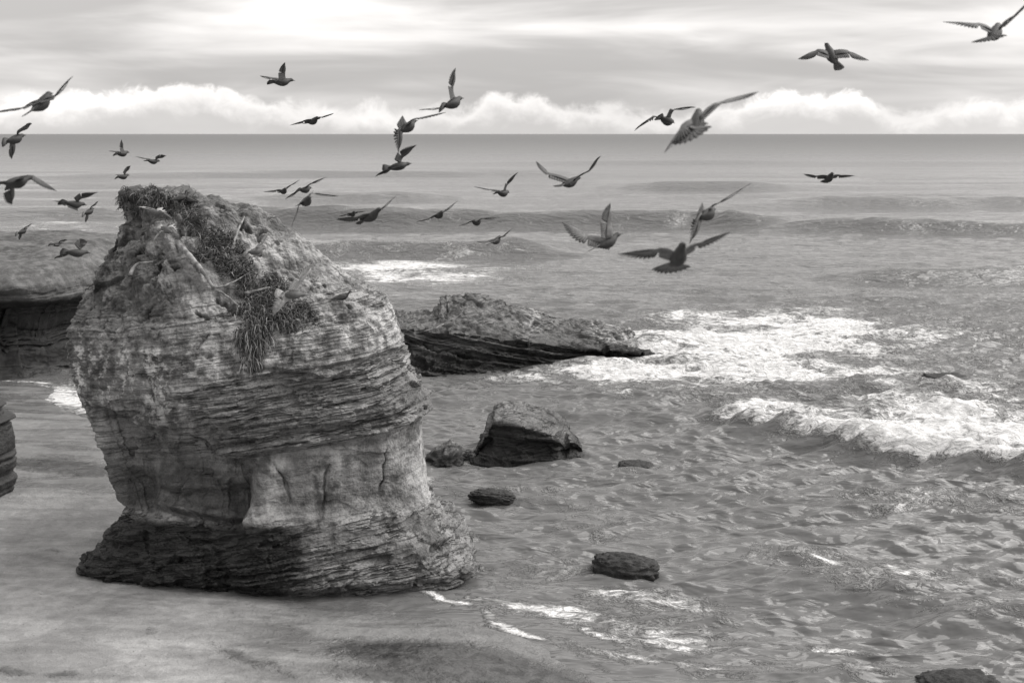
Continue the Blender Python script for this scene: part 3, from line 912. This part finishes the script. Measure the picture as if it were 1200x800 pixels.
small_rock('rock', 523, 540, 44, 20, 0.8, 101, M_BOULDER, 'small ragged dark rock in the water between the stack and the boulder', 0.0, 0.9, tilt=0.35)
small_rock('rock', 553, 536, 22, 9, 0.5, 111, M_BOULDER, 'tiny rock touching the foot of the angular boulder', 0.0)
small_rock('reef_rock', 578, 583, 54, 9, 0.55, 121, M_REEF, 'thin dark weedy rock barely breaking the water in front of the boulder', 0.0, tilt=-0.08)
small_rock('reef_rock', 733, 668, 80, 19, 0.8, 131, M_REEF, 'rounded weed-covered rock awash in the shallows, dark and oval', 0.0, 0.8, tilt=-0.10)
small_rock('reef_rock', 745, 546, 40, 5, 0.9, 142, M_REEF, 'low rock awash with foam running over it right of the boulder', -0.12)
small_rock('reef_rock', 1125, 810, 100, 20, 0.9, 151, M_REEF, 'dark half-submerged rock in the wash near the open shallows', -0.05)
small_rock('reef_rock', 735, 409, 16, 9, 0.6, 161, M_REEF, 'small dark knob of rock poking from foam at the end of the ledge', 0.0)
small_rock('reef_rock', 905, 410, 50, 9, 1.6, 171, M_REEF, 'dark rock awash amid the broad white surf beyond the ledge', -0.28)
small_rock('reef_rock', 1105, 446, 60, 8, 1.5, 181, M_REEF, 'dark rock awash behind the breaking wave', -0.25)


# ------------------------------------------------------------------ plants and driftwood on the stack
def in_poly(u, v, poly):
    ins = np.zeros(u.shape, bool)
    k = len(poly)
    for i in range(k):
        x1, y1 = poly[i]; x2, y2 = poly[(i + 1) % k]
        c = (y1 > v) != (y2 > v)
        with np.errstate(divide='ignore', invalid='ignore'):
            ins ^= c & (u < (x2 - x1) * (v - y1) / (y2 - y1 + 1e-9) + x1)
    return ins


def strands(name, poly, count, ln, seed, label, hang=0.4, lift=0.6, thick=0.011):
    rg = np.random.RandomState(seed)
    facing = (_fn[:, 1] < 0.25) | (_fn[:, 2] > 0.3)
    ju = 14 * vnoise(_flat[:, 0] * 4, _flat[:, 1] * 4, _flat[:, 2] * 4, seed + 40)
    jv = 12 * vnoise(_flat[:, 0] * 4, _flat[:, 1] * 4, _flat[:, 2] * 4, seed + 50)
    k = np.where(in_poly(_fu + ju, _fv + jv, poly) & facing & (_flat[:, 1] < 25.6))[0]
    k = rg.choice(k, count)
    clump = 0.5 + 0.5 * vnoise(_flat[k, 0] * 3, _flat[k, 1] * 3, _flat[k, 2] * 3, seed)
    k = k[rg.rand(count) < 1.5 * clump - 0.15]
    p = _flat[k] + rg.randn(len(k), 3) * 0.02
    n = _fn[k]
    n_s = len(k)
    d = n * lift + rg.randn(n_s, 3) * 0.55 + np.array([0.15, -0.1, 0.15])
    d /= np.linalg.norm(d, axis=1, keepdims=True)
    L = ln * (0.45 + 0.9 * rg.rand(n_s))[:, None]
    segs = 4
    rings, q, dd = [], p - n * 0.02, d.copy()
    for s in range(segs + 1):
        side = np.cross(dd, np.array([0.3, 0.2, 1.0])); side /= np.linalg.norm(side, axis=1, keepdims=True) + 1e-9
        oth = np.cross(dd, side)
        r = thick * (1 - 0.8 * s / segs) * (0.7 + 0.6 * rg.rand(n_s))[:, None]
        rings.append(np.stack([q + side * r, q - side * r * 0.5 + oth * r * 0.86, q - side * r * 0.5 - oth * r * 0.86], 1))
        q = q + dd * L / segs
        dd = dd + np.array([0, -0.05, -hang]) + rg.randn(n_s, 3) * 0.22
        dd /= np.linalg.norm(dd, axis=1, keepdims=True)
    V = np.stack(rings, 1)                                   # strand, ring, 3, xyz
    base = (np.arange(n_s) * (segs + 1) * 3)[:, None, None]
    i = np.arange(segs)[None, :, None] * 3
    j = np.arange(3)[None, None, :]
    j2 = (j + 1) % 3
    F = np.stack([base + i + j, base + i + j2, base + i + 3 + j2, base + i + 3 + j], -1).reshape(-1, 4)
    tone = np.repeat(rg.rand(n_s) ** 2.5, (segs + 1) * 3)
    o = mesh_obj(name, V.reshape(-1, 3), F, M_PLANT, smooth=False, attrs={'tone': tone})
    return tag(o, label, 'plant')


strands('trailing_plant', [(124, 236), (150, 224), (215, 226), (235, 240), (222, 252), (190, 246), (160, 250), (126, 250)], 2600, 0.15, 1, 'dry dark plant tuft capping the highest point of the stack', 0.6, 0.6)
strands('trailing_plant', [(205, 232), (232, 238), (258, 268), (282, 292), (300, 318), (285, 335), (262, 325), (240, 300), (222, 272), (205, 255)], 3600, 0.20, 2, 'dark mat of trailing plant running down the top slope of the stack', 0.35, 0.7)
strands('trailing_plant', [(285, 305), (318, 325), (345, 352), (372, 372), (366, 388), (332, 386), (310, 392), (296, 388), (278, 372), (282, 345), (270, 330)], 4200, 0.24, 3, 'shaggy dark plant mat spilling over the lip of the stack', 0.5, 0.6)
strands('trailing_plant', [(281, 366), (312, 366), (316, 395), (309, 428), (288, 432), (280, 400)], 2600, 0.30, 4, 'hanging tassel of dark plant strands below the lip of the stack', 1.0, 0.45)


def tube(path, rad, seed, sides=7):
    rg = np.random.RandomState(seed)
    path = np.asarray(path, float)
    n = len(path)
    V = []
    for i in range(n):
        d = path[min(i + 1, n - 1)] - path[max(i - 1, 0)]
        d /= np.linalg.norm(d) + 1e-9
        s = np.cross(d, [0.2, 0.1, 1.0]); s /= np.linalg.norm(s) + 1e-9
        o_ = np.cross(d, s)
        for k in range(sides):
            a = 2 * math.pi * k / sides
            V.append(path[i] + (s * math.cos(a) + o_ * math.sin(a)) * rad[i] * (0.85 + 0.3 * rg.rand()))
    F = [(i * sides + k, i * sides + (k + 1) % sides, (i + 1) * sides + (k + 1) % sides, (i + 1) * sides + k) for i in range(n - 1) for k in range(sides)]
    F += [tuple(range(sides))[::-1], tuple((n - 1) * sides + k for k in range(sides))]
    return V, F


def driftwood(pxs, r0, seed, label, twigs=(), lift=0.06):
    def path_of(px, k=4):
        pts = []
        for (u, v) in px:
            p, n = on_stack(u, v)
            pts.append(p + n * lift + np.array([0, -lift * 0.7, 0.02]))
        pts = np.array(pts)
        t = np.linspace(0, len(pts) - 1, (len(pts) - 1) * k + 1)
        q = np.stack([np.interp(t, range(len(pts)), pts[:, c]) for c in range(3)], 1)
        # relax towards a line so the wood is not draped like cloth
        for _ in range(6):
            q[1:-1] = 0.5 * q[1:-1] + 0.25 * (q[:-2] + q[2:])
        return q + np.random.RandomState(seed).randn(*q.shape) * r0 * 0.07
    q = path_of(pxs)
    V, F = tube(q, r0 * (1 - 0.55 * np.linspace(0, 1, len(q))), seed)
    for ti, tw in enumerate(twigs):
        q = path_of(tw)
        V2, F2 = tube(q, r0 * 0.45 * (1 - 0.7 * np.linspace(0, 1, len(q))), seed + ti + 1, 5)
        F += [tuple(i + len(V) for i in f) for f in F2]
        V += V2
    o = mesh_obj('driftwood_branch', V, F, M_WOOD)
    return tag(o, label, 'branch')


driftwood([(208, 283), (220, 300), (235, 316), (255, 334)], 0.06, 1, 'long thick bleached branch with forked twigs lying along the plant mat', [[(255, 334), (272, 334), (290, 319)], [(258, 336), (272, 346), (281, 358)]])
driftwood([(153, 322), (160, 307), (178, 307)], 0.04, 5, 'small bent pale stick on the left face of the stack')
driftwood([(272, 290), (282, 268), (291, 252)], 0.03, 6, 'thin stick lying up the bare top slope of the stack', lift=0.03)
driftwood([(290, 345), (306, 340), (318, 336)], 0.035, 7, 'pale twig half hidden in the shaggy plant mat')


# ------------------------------------------------------------------ sea and sand
build_sand()
build_sea()

# ------------------------------------------------------------------ pigeons
CAM_R = np.array([1.0, 0, 0]); CAM_U = np.array([0, SP, CP]); CAM_F = np.array([0, CP, -SP])


def unit(a):
    return a / (np.linalg.norm(a) + 1e-9)


def pigeon(c, head, tail, tipa, tipb, D, label, mat=None, wa=None, wb=None, hs=0.3, sa=0.5, sb=-0.5, fan=0.5, group='pigeons in flight', edge=0.3):
    """pixels of body centre, head, tail and the two wing tips (with wrists wa, wb); D = distance.
    hs, sa, sb: which way (+ away from camera) and how strongly the head and wings point in depth."""
    mat = mat or M_BIRD_DARK
    D = D * 1.15
    mpp = D / FPX
    cw = np.array([0, 0, EYE]) + (CAM_F + CAM_R * (c[0] - 600) / FPX + CAM_U * (400 - c[1]) / FPX) * D

    def off(p, length, s):
        a = np.array([(p[0] - c[0]) * mpp, -(p[1] - c[1]) * mpp])
        d2 = np.hypot(*a)
        dep = math.sqrt(max(length * length - d2 * d2, 0.0)) * s
        return CAM_R * a[0] + CAM_U * a[1] + CAM_F * dep

    h2 = np.array([(head[0] - tail[0]) * mpp, -(head[1] - tail[1]) * mpp]) / 0.31
    m = np.hypot(*h2)
    if m > 0.98:
        h2 *= 0.98 / m; m = 0.98
    Fw = unit(CAM_R * h2[0] + CAM_U * h2[1] + CAM_F * math.sqrt(1 - m * m) * (1 if hs >= 0 else -1))
    ta, tb = off(tipa, 0.34, sa), off(tipb, 0.34, sb)
    wra = off(wa, 0.15, sa) if wa else ta * 0.42 + CAM_U * 0.02 + Fw * 0.03
    wrb = off(wb, 0.15, sb) if wb else tb * 0.42 + CAM_U * 0.02 + Fw * 0.03
    S = tb - ta
    S = unit(S - Fw * (S @ Fw))
    U = np.cross(S, Fw)
    if U @ CAM_U < -0.05:
        ta, tb, wra, wrb = tb, ta, wrb, wra
        S = -S; U = -U
    V, Fc, A = [], [], []

    def ring_body(st, k=12):
        b0 = len(V)
        for (y, zz, rw, rh) in st:
            for i in range(k):
                an = 2 * math.pi * i / k
                V.append(Fw * y + U * (zz + rh * math.sin(an)) + S * rw * math.cos(an)); A.append(0.0)
        n = len(st)
        for i in range(n - 1):
            for j in range(k):
                Fc.append((b0 + i * k + j, b0 + i * k + (j + 1) % k, b0 + (i + 1) * k + (j + 1) % k, b0 + (i + 1) * k + j))
        Fc.append(tuple(b0 + j for j in range(k))[::-1]); Fc.append(tuple(b0 + (n - 1) * k + j for j in range(k)))

    ring_body([(-0.125, 0.0, 0.014, 0.006), (-0.10, -0.002, 0.026, 0.014), (-0.06, -0.006, 0.041, 0.033), (-0.015, -0.010, 0.051, 0.047), (0.03, -0.010, 0.053, 0.051), (0.07, -0.002, 0.045, 0.045),
               (0.10, 0.010, 0.033, 0.034), (0.12, 0.017, 0.025, 0.026), (0.138, 0.021, 0.024, 0.025), (0.153, 0.020, 0.022, 0.022), (0.166, 0.016, 0.014, 0.014), (0.172, 0.013, 0.007, 0.007), (0.187, 0.007, 0.004, 0.004), (0.196, 0.001, 0.0015, 0.0015)])

    def blade(p0, p1, wdir, nrm, w0, w1, f0, f1, bow=0.0):
        """one feather: a thin rounded-ended lens of a blade"""
        b0 = len(V)
        ts = [0, 0.35, 0.7, 0.9, 1.0]
        ws = [w0, (w0 + w1) / 2 * 1.1, w1, w1 * 0.75, w1 * 0.15]
        for t, ww in zip(ts, ws):
            p = p0 + (p1 - p0) * t + nrm * bow * t * (1 - t)
            for (sx, sn) in ((-1, 0), (0, 1), (1, 0), (0, -1)):
                V.append(p + wdir * sx * ww / 2 + nrm * sn * 0.0022); A.append(f0 + (f1 - f0) * t)
        for i in range(4):
            for j in range(4):
                Fc.append((b0 + i * 4 + j, b0 + i * 4 + (j + 1) % 4, b0 + i * 4 + 4 + (j + 1) % 4, b0 + i * 4 + 4 + j))
        Fc.append((b0 + 3, b0 + 2, b0 + 1, b0)); Fc.append((b0 + 16, b0 + 17, b0 + 18, b0 + 19))

    for side, tip, wr in ((-1, ta, wra), (1, tb, wrb)):
        sh = Fw * 0.055 + U * 0.018 + S * side * 0.030
        back = unit(-Fw * (1 - edge) + CAM_F * edge * (1 if -Fw @ CAM_F >= 0 else -1))
        back = unit(back + U * -0.05)
        d1 = unit(wr - sh); d2 = unit(tip - wr)
        c1 = unit(back - d1 * (back @ d1)); c2 = unit(back - d2 * (back @ d2))
        n1 = unit(np.cross(d1, c1)); n2 = unit(np.cross(d2, c2))
        if n1 @ U < 0: n1 = -n1
        if n2 @ U < 0: n2 = -n2
        # arm: thick leading edge loft over the coverts
        b0 = len(V)
        stn = []
        for t in np.linspace(0, 1, 6):
            stn.append((sh + (wr - sh) * t + n1 * 0.010 * math.sin(math.pi * t), c1, n1, 0.085 - 0.025 * t, 0.013 - 0.006 * t))
        for t in np.linspace(0.25, 1, 4):
            stn.append((wr + (tip - wr) * t * 0.75 - n2 * 0.012 * math.sin(math.pi * t), unit(c1 * (1 - t) + c2 * t), unit(n1 * (1 - t) + n2 * t), 0.055 * (1 - t) + 0.012, 0.006 * (1 - t) + 0.002))
        k = 8
        for (p, cc, nn, ch, th) in stn:
            for i in range(k):
                an = 2 * math.pi * i / k
                xx = 0.5 - 0.5 * math.cos(an)
                V.append(p + cc * (xx * ch - 0.006) + nn * th * math.sin(an) * (1 - 0.55 * xx)); A.append(0.25)
        for i in range(len(stn) - 1):
            for j in range(k):
                Fc.append((b0 + i * k + j, b0 + i * k + (j + 1) % k, b0 + (i + 1) * k + (j + 1) % k, b0 + (i + 1) * k + j))
        Fc.append(tuple(b0 + j for j in range(k))[::-1]); Fc.append(tuple(b0 + (len(stn) - 1) * k + j for j in range(k)))
        # secondaries
        wsec = max(0.024, np.linalg.norm(wr - sh) / 9 * 1.7)
        for i in range(9):
            t = (i + 0.2) / 9
            p0 = sh + (wr - sh) * t + c1 * 0.03
            ln = 0.098 - 0.006 * t
            dr = unit(c1 + d1 * (0.05 + 0.22 * t))
            blade(p0, p0 + dr * ln - n1 * 0.006, unit(np.cross(dr, n1)), n1, wsec * 0.9, wsec, 0.3, 0.72, 0.012)
        # primaries fan from the wrist to the tip
        Lp = np.linalg.norm(tip - wr)
        for i in range(10):
            t = i / 9
            a = (1 - t) ** 1.15 * 1.15
            cb = unit(c1 * (1 - t) + c2 * t)
            dr = unit(cb * math.sin(a) + d2 * math.cos(a))
            p0 = wr + (tip - wr) * (0.05 + 0.22 * t) + c2 * 0.012 * (1 - t)
            ln = (0.105 + (Lp * 0.75 - 0.105) * t ** 0.85)
            if ln < 0.07: ln = 0.07
            pw = max(0.026, Lp * 0.13)
            blade(p0, p0 + dr * ln, unit(np.cross(dr, n2)), n2, pw * 0.8, pw * (1 - 0.35 * t), 0.35, 1.0, 0.010)
    # tail fan
    for i in range(10):
        t = (i / 9 - 0.5) * 2
        a = t * fan * 0.75
        dr = unit(-Fw * math.cos(a) + S * math.sin(a) - U * 0.04)
        p0 = -Fw * 0.085 + S * t * 0.012 + U * 0.0015 * i
        blade(p0, p0 + dr * (0.125 - 0.01 * abs(t)) * (1.3 if fan > 1.1 else 1.0), unit(np.cross(dr, U)), U, 0.016, 0.022 + 0.014 * fan, 0.3, 0.95)
    o = mesh_obj('pigeon', np.array(V), Fc, mat, attrs={'feather': np.array(A)})
    o.location = cw
    return tag(o, label, 'bird', group)


DK, MD, PL = M_BIRD_DARK, M_BIRD_MID, M_BIRD_PALE
# sky birds
pigeon((330, 96), (339, 95), (316, 99), (336, 76), (304, 88), 15, 'small pigeon against pale sky with one wing straight up and one back', DK, sa=-0.6, sb=0.5, hs=0.5)
pigeon((366, 142), (370, 144), (354, 146), (391, 133), (340, 147), 17, 'pigeon gliding just above the horizon line with level spread wings', DK, wa=(376, 137), wb=(356, 142), hs=-1)
pigeon((530, 121), (537, 117), (516, 131), (534, 80), (491, 128), 11, 'pigeon with one long wing pointing straight up and the other swept behind', DK, wa=(531, 102), wb=(516, 125), hs=0.5, sa=-0.2, sb=0.7)
pigeon((477, 149), (483, 142), (464, 158), (522, 132), (468, 181), 11.5, 'pigeon banking across the horizon with one wing drooped straight down', DK, wa=(489, 139), wb=(472, 158), sa=-0.4, sb=-0.6, hs=0.4)
pigeon((466, 195), (473, 194), (447, 201), (488, 170), (441, 208), 14, 'pigeon over open sea rising with long wings on a steep diagonal', DK, wa=(472, 184), wb=(456, 200), hs=0.6, sa=0.4, sb=-0.6)
pigeon((332, 224), (335, 224), (326, 225), (351, 211), (309, 225), 20, 'tiny pigeon above the top of the stack beside a larger pair of wings', DK, hs=-1)
pigeon((357, 222), (361, 222), (350, 226), (382, 208), (335, 234), 17, 'slim pigeon with diagonal wings right behind the tiny one over the stack', DK, wa=(366, 215), wb=(348, 226), hs=0.7)
pigeon((358, 236), (365, 237), (349, 240), (396, 230), (343, 266), 12.5, 'pigeon with broad arched wing and the other hanging down beside the stack top', MD, wa=(366, 227), wb=(351, 241), sa=-0.5, sb=-0.5, hs=-0.5, edge=0.25)
pigeon((413, 251), (415, 250), (408, 252), (428, 247), (398, 254), 24, 'smallest pigeon half hidden behind another on the swell line', DK, hs=-1)
pigeon((434, 254), (442, 250), (417, 262), (464, 230), (394, 257), 12.5, 'plump pigeon in front of the long swell with tail and feet showing', DK, wa=(446, 245), wb=(420, 254), hs=-0.5, sa=0.4, sb=-0.3, fan=0.3)
pigeon((514, 252), (518, 251), (507, 253), (536, 236), (488, 260), 17, 'pigeon crossing the long swell with straight wings tilted up right', DK, wa=(522, 247), wb=(503, 256), hs=-1)
pigeon((558, 260), (561, 260), (552, 261), (586, 255), (538, 266), 17, 'pigeon gliding flat below the long swell with both wings slightly bowed', DK, wa=(567, 256), wb=(549, 261), hs=0.9, edge=0.4)
pigeon((581, 282), (584, 281), (573, 289), (601, 267), (559, 284), 17, 'small pigeon with spread tail low over the second swell', DK, wa=(588, 277), wb=(571, 283), hs=0.9, fan=0.9)
pigeon((589, 226), (594, 225), (581, 227), (607, 202), (556, 219), 16, 'pigeon over mid sea with shallow V wings, one rising steeply', DK, wa=(595, 216), wb=(575, 222), hs=0.4, sa=0.3, sb=-0.5)
pigeon((667, 214), (673, 209), (649, 219), (704, 183), (628, 189), 12.5, 'pigeon landing with wings in a wide curved V and feet down', DK, wa=(690, 201), wb=(644, 203), hs=0.5, sa=0.2, sb=0.2, fan=0.6)
pigeon((711, 284), (719, 278), (688, 294), (715, 238), (659, 261), 10.5, 'grey pigeon with one wing raised flat to view and pale rump', MD, wa=(716, 262), wb=(690, 276), hs=0.35, sa=0.15, sb=0.5, fan=0.5, edge=0.1)
pigeon((781, 141), (787, 141), (768, 139), (815, 126), (744, 153), 12.5, 'dark pigeon above the horizon with arched wings beside a fanned tail', DK, wa=(790, 129), wb=(766, 136), hs=0.5, sa=-0.3, sb=-0.3, edge=0.1)
pigeon((815, 146), (829, 133), (812, 166), (888, 108), (778, 180), 7.2, 'large pigeon braking with widely fanned tail against the horizon', MD, wa=(838, 121), wb=(798, 148), hs=0.4, sa=0.3, sb=-0.3, fan=1.5, edge=0.3)
pigeon((828, 251), (836, 250), (812, 262), (880, 215), (807, 286), 9.5, 'grey pigeon banking steeply with wings on one long diagonal', MD, wa=(842, 238), wb=(820, 264), hs=0.4, sa=0.3, sb=-0.4, edge=0.05)
pigeon((794, 302), (797, 293), (789, 314), (856, 272), (725, 298), 7.4, 'large pigeon flying head-on with flat wings and spread dark tail', MD, wa=(817, 285), wb=(773, 291), hs=-1, sa=-0.2, sb=-0.2, fan=1.3, edge=0.25)
pigeon((975, 66), (972, 57), (981, 86), (936, 69), (1018, 71), 11, 'dark pigeon high in the sky with symmetric arched wings and tail down', DK, wa=(958, 58), wb=(993, 59), hs=0.6, sa=0.3, sb=0.3, fan=0.4, edge=0.2)
pigeon((1165, 39), (1174, 29), (1150, 50), (1106, 26), (1212, -4), 8.5, 'big dark pigeon high in the sky cut by the edge of view', DK, wa=(1146, 27), wb=(1186, 20), hs=0.4, sa=0.2, sb=0.2, fan=1.2, edge=0.3)
pigeon((971, 209), (972, 207), (969, 212), (942, 204), (1001, 206), 16, 'lone pigeon over far water with wings held level, apart from the flock', DK, wa=(958, 206), wb=(984, 205), hs=-1)
pigeon((47, 122), (55, 106), (42, 132), (85, 90), (-4, 131), 9, 'dark pigeon above the horizon over the headland with wings on a long diagonal', DK, wa=(65, 112), wb=(28, 125), hs=0.4, sa=0.2, sb=0.2)
pigeon((17, 163), (21, 159), (9, 170), (32, 143), (8, 184), 13, 'dark pigeon at the horizon seen edge-on with wings up and down', DK, hs=0.6, sa=0.6, sb=0.6)
pigeon((143, 180), (146, 178), (137, 182), (145, 165), (126, 176), 20, 'tiny pigeon over far sea with one wing straight up', DK, hs=0.6, sa=-0.5, sb=0.5)
pigeon((179, 189), (183, 188), (173, 189), (193, 182), (160, 184), 22, 'tiny pigeon over far sea with wings in a flat V', DK, hs=0.6)
pigeon((144, 207), (147, 206), (139, 210), (152, 194), (134, 204), 22, 'tiny pigeon just above the crown tuft with raised wing', DK, hs=0.6, sa=0.3, sb=0.4)
pigeon((18, 213), (28, 209), (5, 218), (66, 224), (5, 237), 9.5, 'dark pigeon over the headland with arched drooping wing', DK, wa=(40, 206), wb=(12, 220), hs=0.5, sa=-0.2, sb=0.6)
pigeon((86, 239), (92, 240), (74, 239), (113, 225), (66, 237), 14, 'pigeon low over the bay left of the crown tuft', DK, wa=(95, 232), hs=0.5)
pigeon((104, 248), (107, 244), (101, 252), (112, 236), (98, 260), 20, 'small pale pigeon edge-on left of the stack top', MD, hs=0.5, sa=0.5, sb=0.5)
pigeon((26, 271), (28, 268), (22, 275), (34, 262), (20, 280), 22, 'tiny pigeon above the headland, seen edge-on', MD, hs=0.5, sa=0.5, sb=0.5)
pigeon((66, 286), (69, 285), (61, 287), (76, 281), (56, 289), 24, 'tiny pigeon skimming the top of the headland', MD, hs=0.7)
pigeon((89, 296), (97, 298), (76, 298), (99, 283), (62, 303), 14, 'dark pigeon low beside the stack over the end of the headland', DK, hs=0.5, sa=0.3, sb=0.3)
# in front of the stack
pigeon((181, 248), (191, 251), (166, 243), (203, 256), (160, 242), 17, 'pale pigeon taking off just below the crown tuft', PL, wa=(190, 247), wb=(172, 243), hs=-0.4, sa=-0.4, sb=0.4, edge=0.3)
pigeon((194, 269), (202, 272), (184, 264), (212, 276), (178, 283), 17, 'pale pigeon with bowed wings taking off above the long branch', PL, wa=(203, 266), wb=(186, 272), hs=-0.4, sa=-0.5, sb=0.3, edge=0.3)
pigeon((342, 345), (354, 348), (326, 347), (368, 309), (320, 370), 13, 'pale-winged pigeon flying before the shaggy plant mat', PL, wa=(354, 330), wb=(334, 355), hs=0.3, sa=-0.3, sb=-0.3, edge=0.2)
pigeon((299, 294), (306, 292), (290, 297), (316, 272), (270, 303), 15, 'pale-winged pigeon flying before the top slope of the stack', PL, wa=(307, 286), wb=(287, 299), hs=0.4, sa=0.3, sb=-0.4)
pigeon((525, 379), (531, 376), (515, 383), (546, 360), (496, 388), 15, 'pale pigeon gliding in front of the dark ledge', PL, wa=(534, 372), wb=(511, 384), hs=0.4)
pigeon((462, 420), (468, 418), (453, 423), (478, 408), (447, 426), 19, 'pale pigeon passing the right edge of the stack', PL, hs=0.4, sa=0.2, sb=-0.3)


def perched(u, v, yaw, label, mat=M_BIRD_DARK):
    """resting pigeon with folded wings, tail, head and legs"""
    p, n = on_stack(u, v)
    V, Fc, A = [], [], []
    k = 12
    st = [(-0.20, 0.075, 0.010, 0.006), (-0.15, 0.085, 0.022, 0.010), (-0.11, 0.095, 0.032, 0.026), (-0.05, 0.105, 0.052, 0.048), (0.0, 0.115, 0.060, 0.058), (0.05, 0.128, 0.055, 0.055), (0.085, 0.150, 0.040, 0.042),
          (0.105, 0.178, 0.027, 0.030), (0.118, 0.200, 0.023, 0.026), (0.132, 0.212, 0.023, 0.023), (0.146, 0.212, 0.015, 0.015), (0.158, 0.208, 0.006, 0.006), (0.176, 0.202, 0.002, 0.002)]
    for (y, z, rw, rh) in st:
        for i in range(k):
            a = 2 * math.pi * i / k
            V.append((rw * math.cos(a), y, z + rh * math.sin(a))); A.append(0.1)
    for i in range(len(st) - 1):
        for j in range(k):
            Fc.append((i * k + j, i * k + (j + 1) % k, (i + 1) * k + (j + 1) % k, (i + 1) * k + j))
    Fc.append(tuple(range(k))[::-1]); Fc.append(tuple((len(st) - 1) * k + j for j in range(k)))
    for s in (-1, 1):
        b0 = len(V)
        for (y, z, x, hh) in [(0.06, 0.135, 0.054, 0.020), (0.02, 0.135, 0.065, 0.042), (-0.05, 0.122, 0.060, 0.040), (-0.12, 0.105, 0.040, 0.026), (-0.19, 0.088, 0.018, 0.008)]:
            for i in range(8):
                a = 2 * math.pi * i / 8
                V.append((s * (x + 0.008 * math.cos(a)), y, z + hh * math.sin(a))); A.append(0.3 - y)
        for i in range(4):
            for j in range(8):
                Fc.append((b0 + i * 8 + j, b0 + i * 8 + (j + 1) % 8, b0 + i * 8 + 8 + (j + 1) % 8, b0 + i * 8 + 8 + j))
        V2, F2 = tube([(s * 0.022, 0.01, 0.08), (s * 0.022, 0.0, 0.03), (s * 0.022, 0.005, -0.01)], [0.008, 0.004, 0.004], 3, 5)
        Fc += [tuple(i + len(V) for i in f) for f in F2]
        V += [tuple(q) for q in V2]; A += [0.0] * len(V2)
    o = mesh_obj('pigeon', np.array(V), Fc, mat, attrs={'feather': np.array(A)})
    o.location = p + np.array([0, -0.03, 0.005])
    o.rotation_euler = (0, 0, R(yaw))
    return tag(o, label, 'bird', 'pigeons perched on the stack')


perched(217, 236, -60, 'dark pigeon perched at the top edge of the stack beside the crown tuft')
perched(226, 238, 70, 'dark pigeon perched lower on the crest next to another perched bird')
perched(406, 352, -80, 'dark pigeon resting on the bare right shoulder of the stack')
